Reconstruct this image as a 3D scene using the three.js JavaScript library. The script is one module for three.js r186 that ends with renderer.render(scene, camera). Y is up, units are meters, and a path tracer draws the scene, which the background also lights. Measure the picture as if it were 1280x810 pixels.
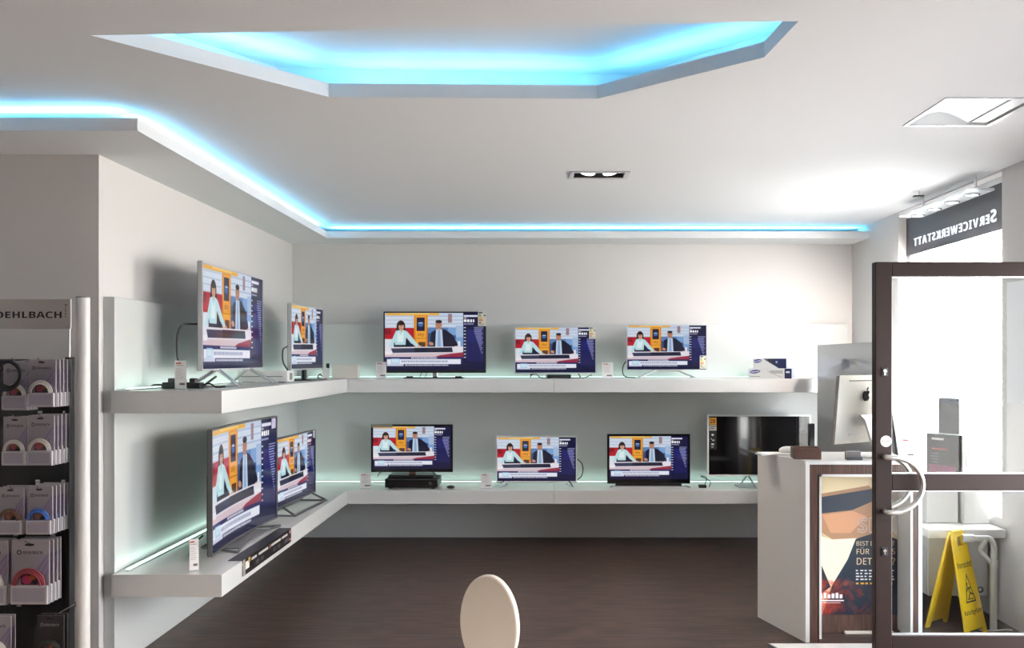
import * as THREE from 'three';
import { RoundedBoxGeometry } from 'three/addons/geometries/RoundedBoxGeometry.js';
import { mergeGeometries } from 'three/addons/utils/BufferGeometryUtils.js';
import { TextGeometry } from 'three/addons/geometries/TextGeometry.js';
import { FontLoader } from 'three/addons/loaders/FontLoader.js';
import { RectAreaLightUniformsLib } from 'three/addons/lights/RectAreaLightUniformsLib.js';

// ---------------------------------------------------------------- camera, sky, exposure
// The camera stands at x = 0, z = 0, 1.67 m up, and looks level along -z. Z below is the depth in metres (z = -Z).
const EYE = 1.67, F = 1100, PX = 677, PY = 450;
const scene = new THREE.Scene();
const camera = new THREE.PerspectiveCamera(2 * Math.atan(405 / F) * 180 / Math.PI, 1280 / 810, 0.05, 200);
camera.position.set(0, EYE, 0);
camera.lookAt(0, EYE, -10);
camera.setViewOffset(1280, 810, 640 - PX, 405 - PY, 1280, 810);   // a shift lens keeps the uprights parallel
scene.add(camera);
RectAreaLightUniformsLib.init();
const renderer = new THREE.WebGLRenderer({ antialias: true });
renderer.toneMapping = THREE.LinearToneMapping;
renderer.toneMappingExposure = 1.12;
renderer.shadowMap.enabled = true;
scene.background = new THREE.Color().setRGB(12.5, 13.1, 14.2);       // hazy bright sky
const sun = new THREE.DirectionalLight(new THREE.Color().setRGB(1, 0.95, 0.88), 140);   // stands behind the shop and lights the far side of the street
sun.position.set(-14, 20, 2); sun.target.position.set(6, 0, -10); sun.castShadow = true; sun.shadow.mapSize.set(2048, 2048);
Object.assign(sun.shadow.camera, { left: -40, right: 40, top: 40, bottom: -40, near: 1, far: 90 });
scene.add(sun, sun.target);

// ---------------------------------------------------------------- helpers
const X = (px, Z) => (px - PX) * Z / F;                             // photo pixel + depth -> metres
const Y = (py, Z) => EYE - (py - PY) * Z / F;
let seed = 7;
const rnd = () => { seed = (seed * 1664525 + 1013904223) >>> 0; return seed / 4294967296; };
const taken = new Set();
function numbered(name) {
  let n = name, k = 0;
  while (taken.has(n)) n = name + '_' + String(++k).padStart(3, '0');
  taken.add(n); return n;
}
const on = (o) => { o.traverse((c) => { if (c.isMesh) { c.castShadow = true; c.receiveShadow = true; } }); return o; };
function info(o, label, category, group) {
  o.userData.label = label; o.userData.category = category;
  if (group) o.userData.group = group;
  return o;
}
function thing(name, label, category, x = 0, y = 0, z = 0, turn = 0, group) {
  const g = new THREE.Group(); g.name = numbered(name);
  g.position.set(x, y, z); g.rotation.y = turn; scene.add(g);
  return info(g, label, category, group);
}
function part(name, geo, mat, parent, label) {
  const m = new THREE.Mesh(Array.isArray(geo) ? join(geo) : geo, mat);
  m.name = name; m.castShadow = m.receiveShadow = true;
  if (label) m.userData.label = label;
  parent.add(m); return m;
}
function single(name, geo, mat, label, category, group, x = 0, y = 0, z = 0, turn = 0) {
  const m = new THREE.Mesh(Array.isArray(geo) ? join(geo) : geo, mat);
  m.name = numbered(name); m.castShadow = m.receiveShadow = true;
  m.position.set(x, y, z); m.rotation.y = turn; scene.add(m);
  return info(m, label, category, group);
}
function struct(name, geo, mat, label) {
  const m = new THREE.Mesh(Array.isArray(geo) ? join(geo) : geo, mat);
  m.name = numbered(name); m.castShadow = m.receiveShadow = true;
  m.userData.kind = 'structure'; m.userData.label = label; m.userData.category = 'room';
  scene.add(m); return m;
}
function structGroup(name, label) {
  const g = new THREE.Group(); g.name = numbered(name); g.userData = { kind: 'structure', label, category: 'room' };
  scene.add(g); return g;
}
function join(list) {
  const flat = list.map((g) => {
    const q = g.index ? g.toNonIndexed() : g;
    for (const k of Object.keys(q.attributes)) if (!['position', 'normal', 'uv'].includes(k)) q.deleteAttribute(k);
    return q;
  });
  return mergeGeometries(flat, false);
}
const box = (x0, x1, y0, y1, z0, z1) => new THREE.BoxGeometry(x1 - x0, y1 - y0, z1 - z0).translate((x0 + x1) / 2, (y0 + y1) / 2, (z0 + z1) / 2);
// box given by depth Z (positive away from the camera)
const zbox = (x0, x1, y0, y1, Z0, Z1) => box(x0, x1, y0, y1, -Z1, -Z0);
const rbox = (x0, x1, y0, y1, z0, z1, r = 0.004, seg = 2) => new RoundedBoxGeometry(x1 - x0, y1 - y0, z1 - z0, seg, Math.min(r, (x1 - x0) / 2.05, (y1 - y0) / 2.05, (z1 - z0) / 2.05)).translate((x0 + x1) / 2, (y0 + y1) / 2, (z0 + z1) / 2);
const zrbox = (x0, x1, y0, y1, Z0, Z1, r, seg) => rbox(x0, x1, y0, y1, -Z1, -Z0, r, seg);
const cyl = (r0, r1, h, n = 24) => new THREE.CylinderGeometry(r0, r1, h, n);
const tube = (pts, r, n = 24, m = 8, closed = false) => new THREE.TubeGeometry(new THREE.CatmullRomCurve3(pts.map((p) => new THREE.Vector3(...p)), closed), n, r, m, closed);
function bar(a, b, r, n = 10) {                                      // straight round bar
  const A = new THREE.Vector3(...a), B = new THREE.Vector3(...b), d = B.clone().sub(A);
  const g = cyl(r, r, d.length(), n);
  g.applyQuaternion(new THREE.Quaternion().setFromUnitVectors(new THREE.Vector3(0, 1, 0), d.clone().normalize()));
  return g.translate((A.x + B.x) / 2, (A.y + B.y) / 2, (A.z + B.z) / 2);
}
function poly(points, holes = []) {
  const s = new THREE.Shape(points.map((p) => new THREE.Vector2(...p)));
  for (const h of holes) s.holes.push(new THREE.Path(h.map((p) => new THREE.Vector2(...p))));
  return s;
}
// horizontal slab from a plan in (x, Z)
function slab(points, y0, y1, holes = []) {
  const g = new THREE.ExtrudeGeometry(poly(points, holes), { depth: y1 - y0, bevelEnabled: false });
  g.rotateX(-Math.PI / 2);                                           // (x, Z, h) -> (x, h, -Z)
  return g.translate(0, y0, 0);
}
function canvasTex(w, h, draw, soft = 0) {
  const c = document.createElement('canvas'); c.width = w; c.height = h;
  const g = c.getContext('2d'); g.save(); draw(g, w, h); g.restore();
  for (let pass = 0; pass < 2 && soft; pass++) {                      // soften: average each pixel with its neighbours
    const im = g.getImageData(0, 0, w, h), a = im.data, b = new Uint8ClampedArray(a), R = Math.round(soft);
    for (let y = 0; y < h; y++) for (let x = 0; x < w; x++) for (let k = 0; k < 3; k++) {
      let v = 0, n = 0; for (let d = -R; d <= R; d++) { const q = pass ? [x, Math.min(h - 1, Math.max(0, y + d))] : [Math.min(w - 1, Math.max(0, x + d)), y]; v += b[(q[1] * w + q[0]) * 4 + k]; n++; }
      a[(y * w + x) * 4 + k] = v / n;
    }
    g.putImageData(im, 0, 0);
  }
  const t = new THREE.CanvasTexture(c); t.colorSpace = THREE.SRGBColorSpace; t.anisotropy = 8;
  return t;
}
function noiseTex(size, fn) {
  const d = new Uint8Array(size * size * 4);
  for (let y = 0; y < size; y++) for (let x = 0; x < size; x++) {
    const v = fn(x, y), k = (y * size + x) * 4;
    if (Array.isArray(v)) { d[k] = v[0]; d[k + 1] = v[1]; d[k + 2] = v[2]; } else d[k] = d[k + 1] = d[k + 2] = v;
    d[k + 3] = 255;
  }
  const t = new THREE.DataTexture(d, size, size); t.wrapS = t.wrapT = THREE.RepeatWrapping;
  t.magFilter = THREE.LinearFilter; t.minFilter = THREE.LinearMipmapLinearFilter; t.generateMipmaps = true; t.needsUpdate = true;
  return t;
}
const lin = (r, g, b) => new THREE.Color().setRGB(r, g, b);
const mat = (color, roughness = 0.6, extra = {}) => new THREE.MeshStandardMaterial({ color, roughness, ...extra });
const phys = (color, roughness, extra = {}) => new THREE.MeshPhysicalMaterial({ color, roughness, ...extra });
// uv in metres on every face of a mesh, by its dominant axis
function metreUV(g, sx = 1, sy = 1) {
  const q = g.index ? g.toNonIndexed() : g, p = q.attributes.position, n = q.attributes.normal, uv = new Float32Array(p.count * 2);
  for (let i = 0; i < p.count; i++) {
    const ax = Math.abs(n.getX(i)), ay = Math.abs(n.getY(i)), az = Math.abs(n.getZ(i));
    let u, v;
    if (ay >= ax && ay >= az) { u = p.getX(i); v = p.getZ(i); } else if (ax >= az) { u = p.getZ(i); v = p.getY(i); } else { u = p.getX(i); v = p.getY(i); }
    uv[2 * i] = u * sx; uv[2 * i + 1] = v * sy;
  }
  q.setAttribute('uv', new THREE.BufferAttribute(uv, 2));
  return q;
}

// ---------------------------------------------------------------- materials
const plasterBump = noiseTex(256, () => 110 + rnd() * 40);
const paint = mat(lin(0.69, 0.665, 0.65), 0.85, { bumpMap: plasterBump, bumpScale: 0.0003 });
const ceilPaint = mat(lin(0.79, 0.79, 0.795), 0.9);
const lacquer = phys(lin(0.82, 0.81, 0.79), 0.3, { clearcoat: 0.5, clearcoatRoughness: 0.12 });
const boardGlass = phys(lin(0.66, 0.67, 0.655), 0.4, { clearcoat: 0.35, clearcoatRoughness: 0.25 });
const whitePlastic = mat(lin(0.8, 0.79, 0.77), 0.4);
const blackPlastic = mat(lin(0.015, 0.015, 0.017), 0.4);
const blackGloss = mat(lin(0.008, 0.008, 0.01), 0.12);
const darkGrey = mat(lin(0.05, 0.05, 0.055), 0.5);
const midGrey = mat(lin(0.25, 0.25, 0.26), 0.5);
const chrome = mat(lin(0.75, 0.75, 0.76), 0.22, { metalness: 1 });
const alu = mat(lin(0.72, 0.72, 0.73), 0.4, { metalness: 0.9 });
const silverPlastic = mat(lin(0.62, 0.62, 0.64), 0.3, { metalness: 0.35 });
const greySteel = mat(lin(0.22, 0.22, 0.23), 0.35, { metalness: 0.7 });
const glass = phys(lin(0.97, 0.99, 0.985), 0.02, { transmission: 1, thickness: 0, ior: 1.5 });
const doorGlass = phys(lin(0.95, 0.985, 0.985), 0.02, { transmission: 1, thickness: 0, ior: 1.5, specularIntensity: 0.4 });
const frostGlass = phys(lin(0.9, 0.93, 0.95), 0.35, { transmission: 0.6, thickness: 0, ior: 1.5 });

// dark laminate: fine streaks along x, softly mottled
const streak = Array.from({ length: 512 }, () => rnd());
const slow = (x, y) => Math.sin(x * 0.0123 * 2) * Math.sin(y * 0.061) * 0.5 + 0.5;
const grain = (() => {
  const W = 512, rows = [];
  for (let y = 0; y < W; y++) {
    const row = new Float32Array(W); let v = rnd();
    const knots = Array.from({ length: 9 }, () => rnd()); 
    for (let x = 0; x < W; x++) {
      const t = x / W * 9, i = Math.floor(t), f = t - i, a = knots[i % 9], b = knots[(i + 1) % 9];
      row[x] = a + (b - a) * (f * f * (3 - 2 * f));
    }
    rows.push(row);
  }
  return rows;
})();
const floorTex = noiseTex(512, (x, y) => {
  const fine = grain[y][x], mid = grain[(y >> 2) * 4][x], wide = grain[(y >> 4) * 16][(x * 1) % 512];
  const v = 0.42 * fine + 0.33 * mid + 0.25 * wide + (rnd() - 0.5) * 0.08;
  const k = 0.30 + 1.45 * v;
  return [Math.min(255, 68 * k), Math.min(255, 53 * k), Math.min(255, 47 * k)];
});
floorTex.colorSpace = THREE.SRGBColorSpace; floorTex.repeat.set(0.8, 1.6);
const floorRough = noiseTex(256, (x, y) => 120 + 50 * grain[y * 2][x * 2] + rnd() * 20);
floorRough.repeat.set(0.8, 1.6);
const floorMat = mat(0xffffff, 0.7, { map: floorTex, roughnessMap: floorRough });
const woodTex = noiseTex(256, (x, y) => { const v = 0.5 * grain[x * 2][y * 2] + 0.3 * grain[(x >> 2) * 8][y * 2] + 0.2 * rnd(); const k = 0.7 + 0.6 * v; return [92 * k, 66 * k, 56 * k]; });
woodTex.colorSpace = THREE.SRGBColorSpace; woodTex.repeat.set(2.2, 1.2);
const woodMat = mat(0xffffff, 0.45, { map: woodTex });
const doorMat = phys(lin(0.030, 0.017, 0.014), 0.5, { specularIntensity: 0.45 });

// ---------------------------------------------------------------- room shell
const XL = -2.36, XR = 2.94, ZB = 8.33, CEIL = 2.887, UP = 3.075, SOF = 2.765;
struct('floor', metreUV(zbox(-5.2, XR + 0.2, -0.12, 0, -4.2, ZB + 0.2)), floorMat, 'dark brown laminate floor with fine cross grain');
struct('wall_back', zbox(-2.56, XR + 0.2, 0, 3.25, ZB, ZB + 0.2), paint, 'pale grey painted wall behind the television shelves');
struct('wall_left', zbox(XL - 0.2, XL, 0, 3.25, 4.70, ZB), paint, 'painted side wall behind the side television shelves');
struct('wall_left_return', [zbox(-5.2, XL - 0.2, 0, 3.25, 4.69, 4.89), zbox(XL - 0.2, XL, 0, 3.25, 4.69, 4.70)], paint, 'short wall behind the cable rack');
struct('wall_far_left', zbox(-5.2, -5.0, 0, 3.25, -4.2, 4.69), paint, 'side wall of the shop');
struct('wall_rear', zbox(-5.0, XR + 0.2, 0, 3.25, -4.2, -4.0), paint, 'rear wall of the shop');
const WIN = [5.62, 7.25, 0.66, 2.875], DOOR = [3.66, 4.8, 0, 2.23], SHOP = [2.1, 3.4, 0.3, 2.2];
{
  const rect = ([a, b, c, d]) => [[-a, c], [-b, c], [-b, d], [-a, d]];
  const out = [[4, 0], [4, 3.25], [-ZB, 3.25], [-ZB, 0], [-DOOR[1], 0], [-DOOR[1], DOOR[3]], [-DOOR[0], DOOR[3]], [-DOOR[0], 0]];
  const g = new THREE.ExtrudeGeometry(poly(out, [rect(WIN), rect(SHOP)]), { depth: 0.2, bevelEnabled: false });
  g.rotateY(-Math.PI / 2);                                           // (z, y, d) -> (-d, y, z)
  g.translate(XR + 0.2, 0, 0);
  struct('wall_right', g, paint, 'street side wall with window and entrance door opening');
}
// upper ceiling, lower ceiling board with the tray cut-out, and the soffit board along the walls
const TRAY = [[-1.69, 3.30], [-0.985, 4.07], [0.26, 4.10], [0.895, 3.54], [0.923, 3.16]];
const LAMPHOLE = [0.21, 0.545, 5.705, 5.872], SQUARE = [1.895, 2.30, 4.10, 4.55];
const rectXZ = ([a, b, c, d]) => [[a, c], [b, c], [b, d], [a, d]];
const BEHIND = [[-1.6, -1.2], [0.9, -1.2], [-1.6, 1.1], [0.9, 1.1]];  // more downlights of the same kind behind the camera
struct('ceiling_upper', zbox(-5.2, XR + 0.2, UP + 0.12, 3.3, -4.2, ZB + 0.2), ceilPaint, 'structural ceiling above the suspended one');
{
  const g = [slab([[-5.0, -4.0], [XR, -4.0], [XR, ZB], [-5.0, ZB]], CEIL, CEIL + 0.063,
    [TRAY, rectXZ(LAMPHOLE), rectXZ(SQUARE), ...BEHIND.map(([x, Z]) => rectXZ([x - 0.165, x + 0.165, Z - 0.083, Z + 0.083]))])];
  struct('ceiling', g, ceilPaint, 'white suspended ceiling with a many sided light tray');
  // tray lid above the cut-out, closed at its sides
  const c = [-0.15, 3.63], grow = (k) => TRAY.map(([x, Z]) => { const dx = x - c[0], dz = Z - c[1], L = Math.hypot(dx, dz); return [x + dx / L * k, Z + dz / L * k]; });
  const lid = slab(grow(0.34), UP, UP + 0.02), rim = slab(grow(0.34), CEIL + 0.063, UP, [grow(0.32)]);
  struct('ceiling_tray', [lid, rim], ceilPaint, 'raised ceiling field inside the light tray');
}
struct('ceiling_soffit', slab([[-5, 4.2], [-1.93, 4.2], [-1.93, 7.9], [XR, 7.9], [XR, ZB], [XL, ZB], [XL, 4.69], [-5, 4.69]], SOF, SOF + 0.061), ceilPaint, 'lowered white ceiling edge with hidden blue lighting');

// ---------------------------------------------------------------- blue cove lighting
const LEDBLUE = lin(0.15, 0.60, 1.0);
const ledMat = mat(0x000000, 0.5, { emissive: LEDBLUE, emissiveIntensity: 3 });
function strip(a, b, y, inward, label, group, L) {                    // a, b: ends in (x, Z); inward: unit vector (x, Z) towards the room
  const [x0, Z0] = a, [x1, Z1] = b, len = Math.hypot(x1 - x0, Z1 - Z0), cx = (x0 + x1) / 2, cZ = (Z0 + Z1) / 2;
  const turn = Math.atan2(Z1 - Z0, x1 - x0);
  const t = thing('led_strip', label, 'light strip', cx, y, -cZ, turn, group);
  part('channel', rbox(-len / 2, len / 2, 0, 0.006, -0.009, 0.009, 0.002), alu, t);
  part('glowing_tape', box(-len / 2, len / 2, 0.006, 0.008, -0.005, 0.005), ledMat, t, 'blue glowing tape');
  const l = new THREE.RectAreaLight(LEDBLUE, L, len, 0.02);
  l.position.set(cx, y + 0.012, -cZ);
  l.lookAt(cx + inward[0] * 0.25, y + 0.012 + 1, -cZ - inward[1] * 0.25);
  scene.add(l);
}
const COVE = 54;
strip([-1.95, 8.10], [2.90, 8.10], SOF + 0.061, [0, -1], 'blue led strip hidden above the soffit along the back wall', 'soffit led strips', COVE);
strip([-2.05, 4.38], [-2.05, 7.95], SOF + 0.061, [1, 0], 'blue led strip hidden above the soffit along the side shelves', 'soffit led strips', COVE);
strip([-4.95, 4.29], [-2.05, 4.29], SOF + 0.061, [0, -1], 'blue led strip hidden above the soffit over the cable rack', 'soffit led strips', COVE);
for (let i = 0; i < 4; i++) {
  const a = TRAY[i], b = TRAY[(i + 1) % 5], L = Math.hypot(b[0] - a[0], b[1] - a[1]);
  let nx = -(b[1] - a[1]) / L, nz = (b[0] - a[0]) / L;                // one normal of the edge
  if ((-0.15 - a[0]) * nx + (3.63 - a[1]) * nz < 0) { nx = -nx; nz = -nz; }
  const o = 0.11, cut = 0.02;
  const p = [a[0] - nx * o + (b[0] - a[0]) * cut, a[1] - nz * o + (b[1] - a[1]) * cut], q = [b[0] - nx * o - (b[0] - a[0]) * cut, b[1] - nz * o - (b[1] - a[1]) * cut];
  strip(p, q, CEIL + 0.063, [nx, nz], ['blue led strip hidden along the tray edge towards the side shelves', 'blue led strip hidden along the tray edge parallel to the back wall', 'blue led strip hidden along the tray edge towards the window', 'short blue led strip hidden at the tray corner by the entrance'][i], 'ceiling tray led strips', COVE * 0.62);
}

// ---------------------------------------------------------------- recessed ceiling lamps
const lampGlow = mat(0xffffff, 0.4, { emissive: lin(1, 0.93, 0.85), emissiveIntensity: 4 });
function downlight(x, Z, label, group, power, aim) {
  const t = thing('recessed_downlight', label, 'ceiling lamp', x, CEIL, -Z, 0, group);
  const w = 0.165, d = 0.083, f = 0.03, sq = (a, b) => [[-a, -b], [a, -b], [a, b], [-a, b]];
  const fr = new THREE.ExtrudeGeometry(poly(sq(w + f, d + f), [sq(w, d)]), { depth: 0.006, bevelEnabled: false }); fr.rotateX(-Math.PI / 2); fr.translate(0, -0.006, 0);
  part('frame', fr, silverPlastic, t, 'slim grey frame');
  part('housing', [box(-w, w, 0.1, 0.104, -d, d), box(-w, -w + 0.003, 0, 0.1, -d, d), box(w - 0.003, w, 0, 0.1, -d, d), box(-w, w, 0, 0.1, -d, -d + 0.003), box(-w, w, 0, 0.1, d - 0.003, d)], blackPlastic, t, 'black inner housing');
  for (const s of [-1, 1]) {
    const g = new THREE.Group(); g.position.set(s * 0.078, 0.024, 0); g.rotation.z = s * 0.2; g.rotation.x = -0.22; t.add(g); g.name = 'spot_head';
    part('reflector_ring', new THREE.TorusGeometry(0.056, 0.006, 8, 28).rotateX(Math.PI / 2), darkGrey, g);
    part('lamp_face', cyl(0.053, 0.053, 0.012, 28), lampGlow, g, 'glowing round lamp');
    const l = new THREE.SpotLight(lin(1, 0.82, 0.64), power, 0, 0.85, 0.8, 2);
    l.position.set(x + s * 0.078, CEIL + 0.024, -Z); l.shadow.radius = 2.4; l.castShadow = true;
    l.target.position.set(x + s * 0.5, 0, -Z - Math.tan(aim) * 2.8); scene.add(l, l.target);
  }
}
downlight(0.3775, 5.788, 'recessed ceiling lamp with two round spots in black housing', undefined, 5, 0.0);
BEHIND.forEach(([x, Z], i) => downlight(x, Z, 'recessed twin spot ceiling lamp near ' + ['the rear wall, away from the street', 'the rear wall, street side', 'the cable rack, away from the street', 'the entrance, street side'][i], 'downlights of the front area', 20, 0.3));

{ // square luminaire with a curved white diffuser
  const [a, b, c, d] = SQUARE, w = (b - a) / 2, h = (d - c) / 2;
  const t = thing('square_ceiling_light', 'square recessed ceiling light with curved white diffuser above the entrance', 'ceiling lamp', (a + b) / 2, CEIL, -(c + d) / 2);
  const sq = (p, q) => [[-p, -q], [p, -q], [p, q], [-p, q]];
  const fr = new THREE.ExtrudeGeometry(poly(sq(w + 0.02, h + 0.02), [sq(w, h)]), { depth: 0.005, bevelEnabled: false }); fr.rotateX(-Math.PI / 2); fr.translate(0, -0.005, 0);
  part('frame', fr, silverPlastic, t);
  part('housing', [box(-w, w, 0.1, 0.104, -h, h), box(-w, -w + 0.003, 0, 0.1, -h, h), box(w - 0.003, w, 0, 0.1, -h, h), box(-w, w, 0, 0.1, -h, -h + 0.003), box(-w, w, 0, 0.1, h - 0.003, h)], whitePlastic, t);
  const arc = []; for (let i = 0; i <= 14; i++) { const u = i / 14; arc.push([-w + 0.012 + u * 0.29, 0.008 + 0.055 * Math.sin(u * Math.PI)]); }
  const back = arc.slice().reverse().map(([x, y]) => [x, y + 0.004]);
  const df = new THREE.ExtrudeGeometry(poly([...arc, ...back]), { depth: 2 * h - 0.02, bevelEnabled: false }); df.translate(0, 0, -h + 0.01);
  part('diffuser', df, mat(lin(0.85, 0.87, 0.9), 0.35, { emissive: lin(0.85, 0.93, 1), emissiveIntensity: 0.55 }), t, 'softly glowing curved diffuser');
  part('cover_plate', rbox(0.115, w - 0.004, 0.006, 0.012, -h + 0.004, h - 0.004, 0.002), silverPlastic, t);
  part('screw', cyl(0.006, 0.006, 0.003, 12).translate(0.16, 0.005, 0.02), chrome, t);
}

// ---------------------------------------------------------------- half-height wall boards and shelves
const BOARD = 2.01, BX = -2.30, BZ = 8.28;
single('wall_board', zrbox(XL + 0.002, BX, 0, BOARD, 4.74, BZ, 0.003), boardGlass, 'tall pale satin backing board behind the side shelves', 'wall board');
single('wall_board', zrbox(BX - 0.055, XR - 0.06, 0, BOARD, BZ, ZB - 0.002, 0.003), boardGlass, 'wide pale satin backing board behind the back wall shelves', 'wall board');
const SF = -1.709, SZ = 7.735, ZN = 4.70;                            // shelf front lines
const UPPER = [1.385, 1.505], LOWER = [0.404, 0.523];
for (const [name, [y0, y1], ends] of [['upper', UPPER, [0.111, 2.9]], ['lower', LOWER, [0.111, 2.38]]]) {
  const side = slab([[BX, ZN], [SF, ZN], [SF, SZ], [SF + 0.0, BZ], [BX, BZ]], y0, y1);
  single('wall_shelf', side, lacquer, `thick white ${name} shelf running along the side wall`, 'shelf');
  single('wall_shelf', zrbox(SF, ends[0] - 0.002, y0, y1, SZ, BZ, 0.003), lacquer, `thick white ${name} back wall shelf joining the side shelf`, 'shelf');
  single('wall_shelf', zrbox(ends[0], ends[1], y0, y1, SZ, BZ, 0.003), lacquer, `thick white ${name} back wall shelf reaching towards the window`, 'shelf');
}
// greenish white light lines at the foot of the boards
const LEDMINT = lin(0.68, 1.0, 0.89);
const mintMat = mat(0x000000, 0.5, { emissive: LEDMINT, emissiveIntensity: 2 });
function shelfLight(a, b, y, wall, label, L) {
  const [x0, Z0] = a, [x1, Z1] = b, len = Math.hypot(x1 - x0, Z1 - Z0), cx = (x0 + x1) / 2, cZ = (Z0 + Z1) / 2;
  const t = thing('shelf_light_strip', label, 'light strip', cx, y, -cZ, Math.atan2(Z1 - Z0, x1 - x0), 'shelf light strips');
  part('channel', rbox(-len / 2, len / 2, 0, 0.006, -0.014, 0.014, 0.002), alu, t);
  part('glowing_cover', rbox(-len / 2, len / 2, 0.005, 0.012, -0.011, 0.011, 0.003), mintMat, t, 'mint white glowing cover');
  const l = new THREE.RectAreaLight(LEDMINT, L, len, 0.016);
  l.position.set(cx, y + 0.0145, -cZ);
  l.lookAt(cx + wall[0] * 0.25, y + 0.0145 + 1, -cZ - wall[1] * 0.25);
  scene.add(l);
}
const SLED = 5;
for (const [n, [, y]] of [['upper', UPPER], ['lower', LOWER]]) {
  shelfLight([BX + 0.05, ZN + 0.08], [BX + 0.05, BZ - 0.1], y, [-1, 0], `glowing light strip at the rear of the ${n} side shelf`, SLED);
  shelfLight([BX + 0.12, BZ - 0.05], [2.3, BZ - 0.05], y, [0, 1], `glowing light strip at the rear of the ${n} back shelf`, SLED);
}

// ---------------------------------------------------------------- television picture
const picture = canvasTex(1024, 582, (g) => {
  g.scale(1024 / 1012, 582 / 588);
  const R = (c, x, y, w, h) => { g.fillStyle = c; g.fillRect(x, y, w, h); };
  const P = (c, pts) => { g.fillStyle = c; g.beginPath(); pts.forEach(([x, y], i) => (i ? g.lineTo(x, y) : g.moveTo(x, y))); g.closePath(); g.fill(); };
  const E = (c, x, y, a, b, r = 0) => { g.fillStyle = c; g.beginPath(); g.ellipse(x, y, a, b, r, 0, 7); g.fill(); };
  const dash = (c, x, y, w, h, n) => { let k = 31; for (let i = 0, p = x; p < x + w && i < n; i++) { k = (k * 57 + 13) % 97; const l = h * (0.35 + (k % 7) / 14); R(c, p, y, l, h); p += l + h * 0.25; } };
  R('#20204e', 0, 0, 1012, 588);
  R('#c9d6ea', 0, 0, 795, 160);
  for (let i = 0; i < 9; i++) { R(i % 3 ? '#dfe7f1' : '#b9c8dc', 10, 30 + i * 13, 265, 8); R(i % 3 ? '#d6e0ec' : '#a9bbd4', 435, 30 + i * 13, 360, 8); }
  R('#eab04a', 10, 2, 540, 24); R('#f6cf72', 150, 4, 300, 12);
  R('#b9202e', 0, 155, 300, 120); R('#8c1a2a', 0, 160, 60, 60); R('#dfe6f0', 0, 270, 90, 90);
  R('#e08a1c', 295, 25, 138, 350); R('#f3a93a', 312, 32, 104, 330); R('#23243c', 322, 48, 82, 138); E('#3a6fb5', 362, 118, 26, 26); R('#d8dcea', 340, 100, 46, 8);
  g.fillStyle = '#b06a12'; g.font = 'bold 44px sans-serif'; g.fillText('sky', 328, 236); R('#a8690f', 300, 260, 130, 5); R('#5a3c2c', 340, 300, 70, 60);
  R('#5d83b9', 435, 150, 360, 210); R('#7ea5d8', 640, 150, 155, 200); R('#30507f', 435, 210, 40, 150); R('#9c7f86', 640, 10, 40, 90);
  R('#a9bfe0', 720, 130, 75, 120); R('#31568f', 660, 230, 60, 40);
  // presenter in a pale blouse
  E('#3a2420', 162, 140, 44, 62); E('#3a2420', 138, 180, 26, 40); E('#3a2420', 188, 180, 24, 38);
  P('#bfe3ea', [[110, 186], [146, 176], [190, 176], [226, 192], [268, 240], [330, 320], [368, 346], [330, 356], [262, 310], [216, 252], [210, 350], [104, 350], [100, 300], [72, 352], [40, 352], [66, 290]]);
  P('#e4f5f7', [[130, 190], [160, 230], [190, 190], [186, 300], [126, 300]]);
  R('#1a1e2c', 100, 330, 150, 28); P('#16202c', [[214, 262], [258, 320], [252, 356], [208, 356]]);
  E('#d9a58c', 166, 142, 27, 37); P('#d9a58c', [[152, 170], [182, 170], [166, 204]]); E('#33201c', 164, 108, 34, 20);
  E('#d9a58c', 350, 346, 22, 10); E('#3a2620', 156, 138, 4, 3); E('#3a2620', 176, 138, 4, 3); R('#b0525a', 157, 160, 18, 5); E('#c08a74', 167, 150, 4, 6);
  // presenter in a dark suit
  P('#1b1d33', [[455, 360], [470, 200], [520, 172], [548, 164], [582, 164], [620, 176], [690, 230], [742, 330], [700, 356]]);
  P('#c9d9ee', [[518, 168], [580, 168], [592, 350], [510, 350]]); P('#8fb0d4', [[540, 176], [560, 176], [568, 350], [532, 350]]);
  E('#c08a70', 546, 122, 34, 46); E('#2a1e1c', 546, 90, 33, 17); R('#c08a70', 528, 150, 36, 22); E('#c79078', 470, 318, 26, 18, 0.4); R('#ece9ef', 740, 290, 26, 80); E('#c79078', 724, 350, 22, 12); E('#2a1a18', 534, 118, 4, 3); E('#2a1a18', 558, 118, 4, 3); R('#8a5048', 534, 146, 24, 5); E('#a8745e', 546, 132, 5, 8);
  // desk
  P('#e9e6ef', [[0, 352], [795, 346], [795, 440], [0, 440]]); P('#3b3f58', [[60, 366], [680, 356], [690, 404], [80, 412]]); P('#23253a', [[300, 360], [680, 356], [686, 402], [300, 408]]);
  P('#dcc6cf', [[0, 424], [795, 408], [795, 462], [0, 462]]); P('#9c2f48', [[560, 436], [795, 404], [795, 462], [480, 462]]); R('#f4f1f4', 0, 396, 70, 34);
  R('#2b2c63', 0, 455, 795, 20); dash('#ffffff', 268, 458, 260, 13, 40);
  R('#eef0fb', 20, 476, 750, 52); R('#a9d4ee', 62, 470, 88, 54); R('#d6ecf8', 70, 478, 72, 36); dash('#9aa3c0', 168, 490, 470, 20, 60);
  R('#cfd4ea', 20, 528, 180, 20); R('#1b1c44', 190, 528, 605, 24); dash('#f2f3ff', 206, 532, 430, 14, 60);
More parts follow.
